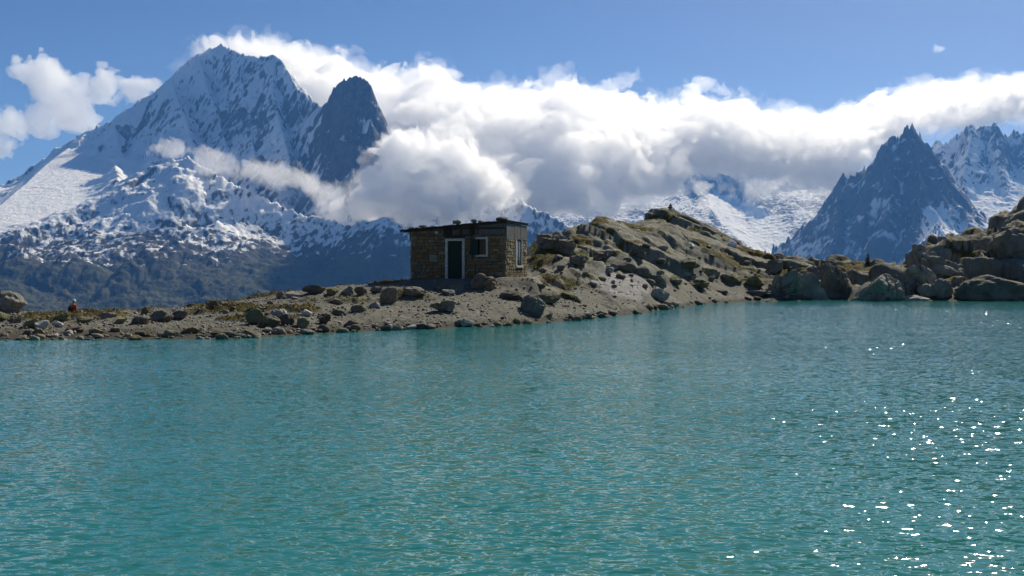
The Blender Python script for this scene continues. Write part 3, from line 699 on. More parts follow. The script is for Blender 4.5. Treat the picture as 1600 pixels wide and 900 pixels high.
# ================================================================== mountain air
bm = bmesh.new(); box_bm(bm, -14000, 14000, -600, 17000, -1560, 2950)
hz = bm_obj('haze', bm, None); tag(hz, 'blue mountain air filling the valley', kind='stuff')
m = bpy.data.materials.new('haze'); m.use_nodes = True; t = m.node_tree; t.nodes.remove(t.nodes['Principled BSDF'])
pv = t.nodes.new('ShaderNodeVolumePrincipled'); pv.inputs['Color'].default_value = (0.15, 0.42, 1.0, 1); pv.inputs['Density'].default_value = 3.4e-5; pv.inputs['Absorption Color'].default_value = (0.55, 0.55, 0.55, 1)
pv.inputs['Density Attribute'].default_value = ''; pv.inputs['Anisotropy'].default_value = 0.2
t.links.new(pv.outputs[0], t.nodes['Material Output'].inputs['Volume']); hz.data.materials.append(m)

# ================================================================== rocks
GRANITE = mat_rock('granite', (0.18, 0.165, 0.135), (0.32, 0.30, 0.25), (0.26, 0.26, 0.13))
DARKROCK = mat_rock('dark_rock', (0.12, 0.108, 0.085), (0.22, 0.20, 0.155), (0.20, 0.20, 0.10))
PALEROCK = mat_rock('pale_rock', (0.30, 0.285, 0.25), (0.48, 0.46, 0.41), (0.30, 0.30, 0.22), 0.15)
BROWNROCK = mat_rock('brown_rock', (0.17, 0.125, 0.08), (0.28, 0.215, 0.145), (0.18, 0.17, 0.09))
MOSSROCK = mat_rock('mossy_rock', (0.14, 0.13, 0.075), (0.24, 0.225, 0.13), (0.22, 0.22, 0.08), 1.0)
WHITE = mat_simple('snow', (0.78, 0.80, 0.82), (0.86, 0.87, 0.88), 2, 0.8)  # plain off-white for the patches on the knoll

def rock_mesh(name, seed, sub=3, cuts=13, round_=0.62, rough=0.11, joint=1.3):
    """boulder: a ball struck flat on several sides, then weathered"""
    rs = np.random.RandomState(seed)
    bm = bmesh.new(); bmesh.ops.create_icosphere(bm, subdivisions=sub, radius=1.0)
    co = np.array([v.co[:] for v in bm.verts])
    for k in range(cuts):
        n = rs.normal(size=3); n[2] *= 0.8; n /= np.linalg.norm(n); d = round_ * (0.72 + 0.4 * rs.rand())
        e = co @ n - d; co -= np.where(e > 0, e, 0)[:, None] * n[None] * 0.97
    o = rs.rand(3) * 40
    for f, a in ((1.1, 1.0), (2.5, 0.55), (6.0, 0.28), (13.0, 0.14)):
        nn = noise3(co[:, 0] * f + o[0], co[:, 1] * f + o[1], co[:, 2] * f + o[2], seed)
        co += (co / np.maximum(np.linalg.norm(co, axis=1), 1e-6)[:, None]) * (nn * rough * a)[:, None]
    rad = np.maximum(np.linalg.norm(co, axis=1), 1e-6)[:, None]; out = co / rad; push = np.zeros(len(co))
    for k in range(3 if sub > 2 else 1):                                          # joints: parallel cracks, each sheet offset a little
        n = rs.normal(size=3); n /= np.linalg.norm(n); kf = joint * rs.uniform(0.8, 1.4)
        t = co @ n * kf + 0.35 * noise3(co[:, 0] * 1.7 + o[1], co[:, 1] * 1.7, co[:, 2] * 1.7, seed + 5 + k); i = np.round(t)
        push += (np.sin(i * 12.9898 + seed) * 0.5) * 0.15 - 0.13 * np.exp(-np.abs(t - i) / 0.06) if sub > 3 else (np.sin(i * 12.9898 + seed) * 0.5) * 0.10
    co = co + out * push[:, None]
    lo, hi = co.min(0), co.max(0); co = (co - (lo + hi) / 2) / (hi - lo)          # unit box
    for v, c in zip(bm.verts, co): v.co = c
    me = bpy.data.meshes.new(name); bm.to_mesh(me); bm.free()
    me.polygons.foreach_set('use_smooth', np.full(len(me.polygons), sub < 3))
    return me

def boulder(x, yb, w, h, mat, label, seed, name='boulder', sub=4, round_=0.60, yaw=None, tilt=0.0, sink=0.22, depth=0.85, cat='boulder', lift=0.0, dist=None):
    if dist is None: X, Y, z = hit(x, yb)
    else: Y = dist; X = (x - XC) / FPX * Y; z = gz(X, Y)
    ww, hh = w * Y / FPX, h * Y / FPX
    me = rock_mesh(name, seed, sub, 15, round_, 0.15 if name == 'rock_outcrop' else 0.11, 2.6 if name == 'rock_outcrop' else 1.3)
    o = link(name, me, mat); tt = hh / (1 - sink)
    o.scale = (ww, ww * depth, tt); o.location = (X, Y + ww * depth * 0.30, z + tt * (0.5 - sink) + lift)
    r = random.Random(seed); o.rotation_euler = (0, R(tilt), R(r.uniform(-14, 14) if yaw is None else yaw))
    return tag(o, label, cat)

G, K, L, B_, M_ = GRANITE, DARKROCK, PALEROCK, BROWNROCK, MOSSROCK
BL = [
 (8, 489, 50, 34, G, 'large boulder cut off by the left edge of the picture', dict(tilt=22)),
 (-2, 500, 22, 14, M_, 'mossy boulder at the left edge, below the large cut off one', {}),
 (47, 513, 22, 15, M_, 'round moss green boulder near the left end of the shore', {}),
 (63, 514, 24, 13, L, 'pale rock leaning on the round moss green boulder', dict(tilt=-14)),
 (43, 523, 20, 8, B_, 'flat tan slab below the round moss green boulder', {}),
 (57, 524, 18, 12, B_, 'brown boulder at the waterline below the round moss green boulder', {}),
 (20, 506, 20, 10, G, 'grey broken rock between the left edge and the moss green boulder', {}),
 (88, 511, 18, 10, L, 'pale stone right of the leaning pale rock', {}),
 (113, 520, 34, 10, B_, 'long flat tan rock on the sand below the hiker', dict(tilt=-8)),
 (95, 501, 26, 8, M_, 'low yellow green mossy rock left of the hiker', {}),
 (130, 504, 26, 9, M_, 'low yellow green mossy rock right of the hiker', {}),
 (148, 524, 22, 12, B_, 'reddish brown peaked stone at the waterline, left of the round brown one', {}),
 (178, 519, 15, 8, B_, 'small round reddish brown boulder alone on the sand', {}),
 (167, 497, 26, 9, G, 'whitish flat boulder on the left crest', {}),
 (187, 506, 22, 9, M_, 'dark mossy stone before the left crest', {}),
 (216, 507, 32, 14, G, 'pale green grey boulder left of the biggest dark one on the left shore', {}),
 (249, 503, 38, 18, K, 'biggest dark grey boulder on the left shore', dict(tilt=-6)),
 (226, 492, 16, 16, M_, 'pointed yellow mossy boulder on the left crest', {}),
 (278, 499, 28, 13, G, 'light grey slab behind the biggest dark boulder of the left shore', {}),
 (222, 525, 30, 13, M_, 'green mossy boulder at the waterline of the left shore', {}),
 (266, 526, 24, 11, G, 'white topped grey rock at the waterline of the left shore', {}),
 (297, 521, 30, 11, B_, 'brown spotted boulder just above the left waterline', {}),
 (340, 525, 28, 9, K, 'dark flat rocks at the waterline below the bare sand slope', {}),
 (385, 524, 26, 9, K, 'dark flat stone in the water below the mossy boulder pair', {}),
 (331, 481, 18, 13, B_, 'upright brown stone on the crest of the sand slope', {}),
 (349, 477, 14, 6, L, 'small white stone on the crest of the sand slope', {}),
 (397, 506, 30, 24, M_, 'left one of the mossy boulder pair in front of the slope', {}),
 (419, 511, 36, 20, K, 'right one of the mossy boulder pair, dark and broad', {}),
 (436, 497, 32, 14, L, 'pale slab behind the mossy boulder pair', {}),
 (447, 507, 24, 17, K, 'dark square boulder right of the mossy pair', {}),
 (472, 511, 24, 14, M_, 'moss covered boulder between two dark ones above the waterline', {}),
 (505, 505, 22, 15, K, 'dark boulder with a mossy cap in the middle of the stone heap', {}),
 (530, 493, 24, 11, M_, 'yellow mossy hump below the row of crest boulders', {}),
 (548, 512, 26, 14, K, 'dark angular block on the waterline stone heap', {}),
 (478, 494, 20, 11, L, 'light stone above the moss covered boulder', {}),
 (438, 466, 14, 12, L, 'left small pale boulder where the crest begins to rise', {}),
 (455, 466, 22, 11, L, 'right small pale boulder where the crest begins to rise', {}),
 (489, 459, 38, 14, K, 'long dark mossy boulder at the left end of the crest row', {}),
 (519, 461, 20, 13, M_, 'green mossy boulder second in the crest row', {}),
 (541, 462, 24, 16, G, 'round light grey boulder in the middle of the crest row', {}),
 (563, 462, 22, 15, B_, 'rusty brown boulder in the crest row left of the hut', {}),
 (588, 458, 22, 11, K, 'dark low boulder in the crest row nearest the tall brown one', {}),
 (606, 474, 27, 26, B_, 'tall brown boulder standing before the crest row', dict(tilt=10)),
 (646, 463, 38, 16, K, 'broad dark slab before the left corner of the hut', {}),
 (523, 474, 24, 9, K, 'dark stone lying in the turf below the crest row', {}),
 (585, 482, 20, 11, L, 'small whitish boulder at the foot of the tall brown one', {}),
 (560, 488, 24, 12, M_, 'mossy boulder left of the small whitish one', {}),
 (686, 454, 24, 11, K, 'dark stone before the hut wall left of the door', {}),
 (713, 455, 26, 14, G, 'grey block before the hut door', {}),
 (693, 488, 42, 19, G, 'smooth light grey boulder alone on the gravel slope below the hut', {}),
 (755, 452, 46, 25, B_, 'big flat topped brown boulder in front of the right half of the hut', dict(tilt=4, round_=0.85)),
 (700, 461, 22, 9, L, 'pale stone between the hut door and the gravel slope', {}),
 (800, 469, 40, 16, K, 'dark slab tipping right, below the big flat topped boulder', dict(tilt=16)),
 (832, 490, 38, 29, G, 'large tilted grey boulder on the beach below the right corner of the hut', dict(tilt=20, round_=0.9)),
 (853, 474, 50, 18, M_, 'mossy heap of rock right of the dark tipping slab', {}),
 (887, 467, 36, 10, M_, 'flat dark green hump right of the mossy heap', dict(tilt=8)),
 (858, 497, 12, 9, K, 'small cube shaped stone by the large tilted boulder', {}),
 (655, 515, 30, 11, K, 'smooth dark oval boulder at the waterline below the hut', {}),
 (727, 510, 30, 12, L, 'bright wedge of rock at the waterline below the hut', dict(tilt=12)),
 (600, 517, 24, 8, K, 'dark flat stone at the waterline left of the oval boulder', {}),
 (940, 493, 22, 8, G, 'flat stone at the waterline below the pale bare rock', {}),
 (1030, 470, 36, 22, L, 'cracked pale rock at the right end of the pale bare rock', dict(tilt=10)),
 (1028, 446, 30, 17, K, 'dark boulder above the cracked pale rock', {}),
 (1004, 432, 34, 18, G, 'brown grey wedge of rock above the pale bare rock', dict(tilt=14)),
 (982, 426, 26, 16, K, 'dark mossy boulder left of the brown grey wedge', {}),
 (960, 424, 20, 12, G, 'grey peaked stone left of the dark mossy boulder', {}),
 (905, 415, 30, 17, K, 'dark boulder on the slope right of the hut', {}),
 (945, 402, 34, 14, G, 'pyramid shaped slab in the turf of the knoll', {}),
 (995, 402, 30, 15, K, 'dark boulder halfway up the knoll', {}),
 (1072, 420, 46, 15, M_, 'dark green hump at the foot of the knoll', {}),
 (1106, 431, 46, 15, M_, 'second dark green hump, lower and to the right on the knoll foot', {}),
 (1088, 449, 46, 13, M_, 'flat mossy rock on the gravel right of the cracked pale rock', {}),
 (1055, 443, 24, 13, M_, 'mossy boulder between the cracked pale rock and the flat mossy one', {}),
 (1145, 443, 32, 12, M_, 'left mossy hump beside the right hand bluff', {}),
 (1176, 447, 44, 17, M_, 'right mossy hump beside the right hand bluff', {}),
 (1128, 459, 26, 7, K, 'thin dark slab lying on the gravel beach', {}),
 (1190, 464, 54, 10, G, 'long low slab on the gravel beach near the bluff', {}),
 (1212, 426, 26, 20, K, 'dark round boulder at the top left of the bluff', {}),
 (1450, 464, 28, 21, G, 'smaller one of two rounded boulders at the right waterline', {}),
 (1474, 465, 36, 30, G, 'larger one of two rounded boulders at the right waterline', dict(round_=0.95)),
 (1432, 472, 44, 11, L, 'low white edged slab in the water before the two rounded boulders', {}),
 (1560, 473, 122, 44, K, 'huge long dark boulder on the waterline at the right edge', dict(round_=0.95, depth=0.6, yaw=4)),
 (1596, 438, 74, 58, K, 'huge smooth dark block behind the long boulder at the right edge', dict(round_=0.9, tilt=-12, dist=84.5)),
 (1588, 474, 40, 9, G, 'flat wet stone in front of the huge long boulder', {}),
]
for i, (x, yb, w, h, mt, lab, kw) in enumerate(BL):
    boulder(x, yb, w, h, mt, lab, 1000 + i * 7, sub=4 if w > 28 else 3, **kw)

OUT = [
 (1226, 464, 60, 42, G, 'craggy shoulder at the left end of the bluff', dict(depth=0.8)),
 (1410, 458, 48, 32, G, 'low crag at the right end of the bluff', dict(depth=0.8)),
 (1292, 440, 74, 30, G, 'flat topped crag on the crest of the bluff', dict(depth=0.8)),
 (1262, 468, 92, 46, G, 'broad craggy rock bluff rising from the water left of the dark cleft', dict(depth=0.7)),
 (1312, 460, 60, 50, K, 'dark craggy rock above the cleft in the bluff', dict(depth=0.8)),
 (1378, 471, 96, 44, G, 'craggy grey bluff right of the dark cleft, below the cairn', dict(depth=0.7)),
 (1440, 446, 60, 34, G, 'craggy ledge above the two rounded boulders', {}),
 (1468, 426, 92, 46, G, 'large craggy outcrop halfway up the right slope', dict(depth=0.8)),
 (872, 392, 70, 28, G, 'smooth whaleback outcrop behind the back corner of the hut', dict(round_=0.8)),
]
for i, (x, yb, w, h, mt, lab, kw) in enumerate(OUT):
    boulder(x, yb, w, h, mt, lab, 4000 + i * 11, name='rock_outcrop', sub=5, cat='outcrop', sink=0.5, **kw)

# stones strung along the waterline
rs = random.Random(12)
small = [rock_mesh('stone', 300 + k, 2, 8, 0.8, 0.12) for k in range(14)]
for k, me in enumerate(small): me.materials.append([GRANITE, DARKROCK, BROWNROCK, DARKROCK, PALEROCK, GRANITE, DARKROCK][k % 7])
def stone(X, Y, z, w, hgt, label, group, cat='stone'):
    o = bpy.data.objects.new('stone', rs.choice(small)); COL.objects.link(o)
    o.scale = (w, w * rs.uniform(0.6, 1.0), hgt); o.location = (X, Y, z + hgt * 0.22)
    o.rotation_euler = (rs.uniform(-.2, .2), rs.uniform(-.25, .25), rs.uniform(0, 6.28)); tag(o, label, cat, group); STRAY.append((o, label)); return o
STRAY = []
n = 0
while n < 230:
    x = rs.uniform(-30, 1200); dens = 0.35 + 0.65 * (0.5 + 0.5 * math.sin(x / 31.0) * math.sin(x / 83.0 + 1))
    if 400 < x < 560 or 690 < x < 830: dens = 1
    if x > 1050: dens *= 0.5
    if rs.random() > dens: continue
    Ys = float(np.interp(x, px_c, shoreY)); Y = Ys + rs.triangular(-0.35, 1.3, 0.15); X = (x - XC) / FPX * Y
    w = (rs.uniform(5, 12) if rs.random() < 0.68 else rs.uniform(12, 22)) * Y / FPX
    stone(X, Y, max(gz(X, Y), -0.05), w, w * rs.uniform(0.35, 0.7), 'small angular stone in the string of stones along the waterline', 'stones along the waterline'); n += 1
n = 0
while n < 170:
    x = rs.uniform(-20, 1240); y = rs.uniform(400, 515)
    X, Y, z = hit(x, y)
    if Y > 96 or Y < float(np.interp(x, px_c, shoreY)) + 1.2: continue
    if 625 < x < 830 and Y > 49: continue
    w = rs.uniform(2.5, 7.5) * Y / FPX * (1 if rs.random() < 0.8 else 1.6)
    stone(X, Y, z, w, w * rs.uniform(0.4, 0.75), 'small loose stone scattered on the gravel and turf of the shore', 'loose stones on the shore'); n += 1

n = 0
while n < 46:
    x = rs.uniform(835, 1235); y = rs.uniform(385, 452)
    X, Y, z = hit(x, y)
    if Y > 96 or Y < float(np.interp(x, px_c, shoreY)) + 2.5: continue
    w = rs.uniform(7, 20) * Y / FPX
    stone(X, Y, z, w, w * rs.uniform(0.45, 0.8), 'middle sized rock strewn among others over the foot of the knoll', 'rocks strewn over the knoll foot', 'rock').name = 'rock'; n += 1

# single every stray stone out: tone, size, place, then its turn from the left among its like
TONE = {GRANITE.name: 'grey', DARKROCK.name: 'dark', BROWNROCK.name: 'brown', PALEROCK.name: 'pale'}
ZONES = [(60, 'at the far left end'), (150, 'below the hiker'), (250, 'below the left crest'), (380, 'below the bare sand slope'), (480, 'by the mossy boulder pair'), (620, 'below the crest row'),
         (800, 'below the hut'), (900, 'by the large tilted boulder'), (1050, 'by the pale bare rock'), (9999, 'near the bluff')]
NTH = ['first', 'second', 'third', 'fourth', 'fifth', 'sixth', 'seventh', 'eighth', 'ninth', 'tenth', 'eleventh', 'twelfth', 'thirteenth', 'fourteenth', 'fifteenth', 'sixteenth', 'seventeenth', 'eighteenth', 'nineteenth', 'twentieth']
bins = {}
for o, lab in STRAY:
    px = o.location.x / o.location.y * FPX + XC; wpx = o.scale.x / o.location.y * FPX
    place = 'waterline' if 'waterline' in lab else ('knoll foot' if 'knoll' in lab else 'loose')
    size = 'tiny' if wpx < 5 else ('small' if wpx < 10 else 'larger')
    zone = next(z for lim, z in ZONES if px < lim)
    bins.setdefault('%s %s %s stone %s' % (size, TONE[o.data.materials[0].name], place, zone), []).append((px, o))
for lab, items in bins.items():
    items.sort(key=lambda t: t[0])
    for k, (_, o) in enumerate(items): o['label'] = lab if len(items) == 1 else '%s, %s from the left' % (lab, NTH[k] if k < len(NTH) else 'a later one')

# pebbles and turf blades nobody could count
def scatter_stuff():
    q = np.random.RandomState(3); V = []; F = []; base = np.array([(1,0,0),(-.5,.87,0),(-.5,-.87,0),(.1,0,.75),(0,.1,-.6)]); tri = np.array([(0,1,3),(1,2,3),(2,0,3),(1,0,4),(2,1,4),(0,2,4)])
    cnt = 0
    while cnt < 7000:
        x = q.uniform(-60, 1260); i = q.randint(14, NR - 60); Y = rowY[i]
        j = int(np.interp(x, px_c, np.arange(NC)))
        if Y < shoreY[j] + 0.1 or Y > 90 or ROCK[i, j] > 0.6 or (625 < x < 830 and Y > 49.5): continue
        X = (x - XC) / FPX * Y; s = q.uniform(0.02, 0.075); a = q.uniform(0, 6.28); c, d = math.cos(a), math.sin(a)
        b = base * s * (1 + 0.4 * q.normal(size=(5, 3))); b = np.stack([b[:, 0] * c - b[:, 1] * d, b[:, 0] * d + b[:, 1] * c, b[:, 2]], 1) + (X, Y, gz(X, Y) + 0.3 * s)
        F.append(tri + len(V) * 5); V.append(b); cnt += 1
    me = mesh_np('pebbles', np.concatenate(V), np.concatenate(F), False)
    tag(link('pebbles', me, mat_simple('pebble', (0.12, 0.105, 0.085), (0.36, 0.34, 0.30), 3, 0.9)), 'loose pebbles strewn over the gravel shore', kind='stuff')
    V = []; F = []; cnt = 0
    while cnt < 17000:
        i = q.randint(40, NR - 50); j = q.randint(120, NC - 160); Y = rowY[i]
        if MOSS[i, j] < 0.45 or Y > 101 or Y < shoreY[j] + 0.8: continue
        x = px_c[j] + q.uniform(-1, 1); X = (x - XC) / FPX * Y; Yj = Y + q.uniform(-.1, .1); z = gz(X, Yj)
        for k in range(2):
            a = q.uniform(0, 6.28); hgt = q.uniform(0.03, 0.09); wv = q.uniform(0.012, 0.03); lx, ly = q.normal(size=2) * 0.06
            p = (X + q.uniform(-.08, .08), Yj + q.uniform(-.08, .08))
            V.append([(p[0] - wv * math.cos(a), p[1] - wv * math.sin(a), z - .02), (p[0] + wv * math.cos(a), p[1] + wv * math.sin(a), z - .02), (p[0] + lx, p[1] + ly, z + hgt)])
        cnt += 1
    V = np.array(V).reshape(-1, 3)
    me = mesh_np('grass', V, np.arange(len(V)).reshape(-1, 3), False)
    tag(link('grass', me, mat_simple('dry_turf', (0.085, 0.085, 0.02), (0.23, 0.165, 0.04), 0.7, 0.9)), 'short ochre and green turf between the rocks', kind='stuff')
scatter_stuff()

# ================================================================== stone hut
WOODDARK = mat_simple('weathered_dark_wood', (0.028, 0.022, 0.017), (0.065, 0.052, 0.04), 5, 0.85, 0.3, stretch=(1, 1, 6))
WOODGREY = mat_simple('grey_boards', (0.10, 0.095, 0.085), (0.20, 0.19, 0.17), 7, 0.85, 0.3, stretch=(6, 6, 1))
PAINT = mat_simple('flaking_white_paint', (0.44, 0.42, 0.36), (0.66, 0.64, 0.57), 9, 0.8, 0.2)
GREEN = mat_simple('dark_green_paint', (0.010, 0.028, 0.018), (0.018, 0.045, 0.028), 6, 0.55, 0.15, stretch=(4, 4, 1))
MORTAR = mat_simple('mortar', (0.11, 0.098, 0.075), (0.20, 0.18, 0.14), 8, 0.95, 0.4)
ROOFING = mat_simple('roof_felt', (0.045, 0.04, 0.035), (0.10, 0.085, 0.07), 3, 0.9, 0.3)
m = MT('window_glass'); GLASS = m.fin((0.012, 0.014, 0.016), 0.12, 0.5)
def wall_stone_mat(i, a, b):
    return mat_simple('wall_stone_%d' % i, a, b, 5, 0.92, 0.6)
WS = [wall_stone_mat(1, (0.17, 0.122, 0.060), (0.30, 0.215, 0.110)), wall_stone_mat(2, (0.18, 0.142, 0.080), (0.31, 0.25, 0.145)),
      wall_stone_mat(3, (0.19, 0.112, 0.054), (0.30, 0.185, 0.090)), wall_stone_mat(4, (0.11, 0.094, 0.060), (0.21, 0.178, 0.115)), wall_stone_mat(5, (0.24, 0.21, 0.14), (0.39, 0.345, 0.24))]
hut = bpy.data.objects.new('stone_hut', None); COL.objects.link(hut)
TH = R(17); W, D = 4.97, 3.6
cX, cY, cZ = P(790, 433, 50.0); BZ = 1.72
hut.location = (cX - W * math.cos(TH), cY + W * math.sin(TH), BZ); hut.rotation_euler = (0, 0, -TH)
tag(hut, 'small flat roofed stone hut with green door on the lake shore', 'hut')
def top(x): return 2.44 + (2.80 - 2.44) * x / W
# core of the walls (mortar), four walls each its own part; stones are set into the two that show
def wall_part(x0, x1, y0, y1):
    bm = bmesh.new(); v = []
    for (x, y) in ((x0, y0), (x1, y0), (x1, y1), (x0, y1)): v.append((bm.verts.new((x, y, -0.35)), bm.verts.new((x, y, top(x) - 0.02))))
    bm.faces.new([a[0] for a in v][::-1]); bm.faces.new([a[1] for a in v])
    for i in range(4): a, b = v[i], v[(i + 1) % 4]; bm.faces.new((a[0], b[0], b[1], a[1]))
    return bm_obj('wall', bm, MORTAR, hut)
front = wall_part(0.05, W - 0.05, 0.06, 0.40)
side = wall_part(W - 0.40, W - 0.06, 0.403, D - 0.05)
left = wall_part(0.06, 0.40, 0.403, D - 0.05)
back = wall_part(0.403, W - 0.403, D - 0.40, D - 0.06)
stone_meshes = []
for k in range(20):
    q = random.Random(600 + k); bm = bmesh.new(); box_bm(bm, -.5, .5, -.5, .5, -.5, .5)
    for v in bm.verts: v.co += Vector((q.uniform(-.06, .06), q.uniform(-.10, .10), q.uniform(-.09, .09)))
    bmesh.ops.bevel(bm, geom=list(bm.edges), offset=0.07, segments=1, affect='EDGES'); bmesh.ops.recalc_face_normals(bm, faces=bm.faces)
    me = bpy.data.meshes.new('stone'); bm.to_mesh(me); bm.free(); me.materials.append(WS[(0, 1, 0, 2, 3, 1, 0, 4, 3, 2)[k % 10]]); stone_meshes.append(me)
qs = random.Random(9)
def stones(wall, length, zmax, holes, place):
    z = -0.15
    while z < zmax(length) - 0.05:
        hgt = qs.uniform(0.10, 0.19); x = 0.0
        while x < length - 0.02:
            w = min(qs.uniform(0.15, 0.5), length - x)
            if length - x - w < 0.16: w = length - x
            a, b = x, x + w; zz = z; hh = min(hgt, zmax(x + w / 2) - z)
            keep = hh > 0.05
            for (h0, h1, g0, g1) in holes:
                if zz < g1 - 0.03 and zz + hh > g0 + 0.03 and a < h1 and b > h0:
                    if a < h0 - 0.08: b = h0
                    elif b > h1 + 0.08: a = h1
                    else: keep = False
            if keep and b - a > 0.07:
                o = bpy.data.objects.new('stone', qs.choice(stone_meshes)); COL.objects.link(o); o.parent = wall
                place(o, (a + b) / 2, zz + hh / 2, b - a - 0.018, hh - 0.016, qs.uniform(0.17, 0.23)); o.rotation_euler.y += 0
            x += w
        z += hgt
DR = (1.86, 2.88, -0.2, 2.02); WI = (3.22, 4.08, 1.13, 2.08); BAND = (1.80, 4.99, 2.17, 3.2)
def pf(o, s, z, w, h, d): o.location = (s, 0.06 - 0.02 + 0.0, z); o.scale = (w, d, h); o.rotation_euler = (0, qs.uniform(-.03, .03), 0)
def ps(o, s, z, w, h, d): o.location = (W - 0.05, s, z); o.scale = (d, w, h); o.rotation_euler = (qs.uniform(-.03, .03), 0, 0)
stones(front, W, lambda x: top(x) - 0.06, [DR, WI, BAND], pf)
stones(side, D, lambda y: 2.0, [(1.55, 2.75, 0.62, 2.4), (-1, 0.10, -1, 9)], ps)
# door
box('lintel', (1.86, -0.075, 1.90), (2.88, 0.10, 2.02), PAINT, hut, 0.008)
box('jamb', (1.86, -0.07, 0.0), (1.995, 0.10, 1.898), PAINT, hut, 0.008); box('jamb', (2.745, -0.07, 0.0), (2.88, 0.10, 1.898), PAINT, hut, 0.008)
door = box('door', (1.997, -0.01, 0.05), (2.743, 0.055, 1.897), GREEN, hut)
for k in range(6): box('plank', (2.001 + k * 0.1235, -0.028, 0.07), (2.001 + k * 0.1235 + 0.117, -0.008, 1.88), GREEN, door, 0.005)
box('handle', (2.64, -0.06, 0.95), (2.67, -0.027, 1.08), WOODDARK, door)
box('threshold', (1.80, -0.18, -0.10), (2.94, 0.05, 0.045), MORTAR, hut, 0.01)
# window with one shutter swung open to the left
win = box('window', (3.50, 0.0, 1.20), (4.0, 0.062, 2.0), GLASS, hut)
box('frame', (3.44, -0.07, 1.98), (4.08, 0.09, 2.085), PAINT, win, 0.006); box('frame', (3.44, -0.08, 1.12), (4.08, 0.09, 1.22), PAINT, win, 0.006)
box('frame', (3.98, -0.065, 1.222), (4.08, 0.09, 1.978), PAINT, win, 0.006); box('frame', (3.46, -0.05, 1.222), (3.52, 0.09, 1.978), PAINT, win, 0.006)
box('glazing_bar', (3.735, -0.012, 1.222), (3.765, -0.001, 1.978), WOODDARK, win); box('glazing_bar', (3.522, -0.010, 1.60), (3.978, 0.001, 1.63), WOODDARK, win)
sh_ = box('shutter', (3.20, -0.125, 1.20), (3.60, -0.085, 1.97), GREEN, hut, 0.004)
for k in range(3): box('board', (3.203 + k * 0.133, -0.137, 1.205), (3.203 + k * 0.133 + 0.126, -0.123, 1.965), GREEN, sh_, 0.003)
# timber band over the door with dark panels painting the shade of two vents
band = box('timber_band', (1.78, -0.03, 2.06), (3.20, 0.058, 2.20), WOODDARK, hut, 0.006)
for (a, b) in ((1.78, 2.16), (3.12, 3.34), (3.62, 4.95)):
    x = a
    while x < b - 0.02:
        w = min(0.19, b - x); box('board', (x + 0.004, -0.045, 2.205), (x + w - 0.004, 0.05, top(x) - 0.045), WOODGREY if b > 4 else WOODDARK, band, 0.004); x += w
box('beam', (1.78, -0.09, 2.47), (4.96, 0.05, 2.545), WOODDARK, band, 0.006)
box('vent_shade', (2.163, 0.03, 2.205), (3.117, 0.0595, 2.47), GLASS, band); box('vent_shade', (3.343, 0.03, 2.205), (3.617, 0.0595, 2.47), GLASS, band)  # near-black panels on the solid wall, vent shade put into their colour
box('post', (2.62, -0.02, 2.203), (2.68, 0.028, 2.468), WOODDARK, band)
# side: weathered boards above, tall window
sb = box('timber_band', (W - 0.06, 0.02, 2.02), (W + 0.035, D - 0.02, 2.08), WOODDARK, hut)
y = 0.02
while y < D - 0.05:
    w = min(qs.uniform(0.2, 0.3), D - 0.02 - y); box('board', (W - 0.055, y + 0.005, 2.0 + qs.uniform(-.05, .02)), (W + 0.05 + qs.uniform(0, .015), y + w - 0.005, top(W) - 0.05), WOODGREY, sb, 0.005); y += w
w2 = box('window', (W - 0.02, 1.75, 0.75), (W + 0.01, 2.60, 1.92), GLASS, hut)
box('frame', (W - 0.05, 1.60, 0.70), (W + 0.06, 1.748, 1.99), PAINT, w2, 0.006); box('frame', (W - 0.05, 2.602, 0.70), (W + 0.055, 2.70, 1.99), PAINT, w2, 0.006)
box('sill', (W - 0.05, 1.55, 0.60), (W + 0.10, 2.75, 0.698), PAINT, w2, 0.008)
box('glazing_bar', (W + 0.012, 2.15, 0.75), (W + 0.025, 2.19, 1.92), WOODDARK, w2)
# corner stones, pale with lime
z = -0.1; k = 0
while z < 1.98:
    hgt = qs.uniform(0.2, 0.3); o = bpy.data.objects.new('quoin', qs.choice(stone_meshes)); COL.objects.link(o); o.parent = hut
    o.location = (W - 0.06, 0.08, z + hgt / 2); o.scale = (0.17 if k % 2 else 0.20, 0.30 if k % 2 else 0.2, hgt - 0.012); z += hgt; k += 1
# roof of overlapping felt covered planks on rafters
roof = bpy.data.objects.new('roof', None); COL.objects.link(roof); roof.parent = hut
x0r, x1r, y0r, y1r = -0.52, W + 0.12, -0.22, D + 0.15
def slab(name, xa, xb, ya, yb, dz, th, mat, par, jitter=0.0):
    bm = bmesh.new(); vs = []
    for (x, y) in ((xa, ya), (xb, ya), (xb, yb), (xa, yb)): vs.append((bm.verts.new((x, y, top(x) + dz)), bm.verts.new((x, y, top(x) + dz + th))))
    bm.faces.new([a[0] for a in vs][::-1]); bm.faces.new([a[1] for a in vs])
    for i in range(4): a, b = vs[i], vs[(i + 1) % 4]; bm.faces.new((a[0], b[0], b[1], a[1]))
    return bm_obj(name, bm, mat, par)
xx = x0r; k = 0
while xx < x1r - 0.01:
    w = min(0.47, x1r - xx); slab('sheet', xx, xx + w + (0.05 if xx + w < x1r - 0.01 else 0), y0r + qs.uniform(-.03, .03), y1r, 0.055 + (k % 2) * 0.018, 0.017, ROOFING, roof); xx += w; k += 1
slab('fascia', x0r + 0.02, x1r - 0.02, y0r + 0.04, y0r + 0.085, -0.03, 0.08, WOODDARK, roof)
slab('fascia', x1r - 0.07, x1r - 0.025, y0r + 0.09, y1r - 0.05, -0.03, 0.08, WOODDARK, roof)
for k in range(6):
    yy = 0.15 + k * (D - 0.3) / 5; slab('rafter', x0r + 0.1, 0.0, yy, yy + 0.09, -0.06, 0.11, WOODDARK, roof)
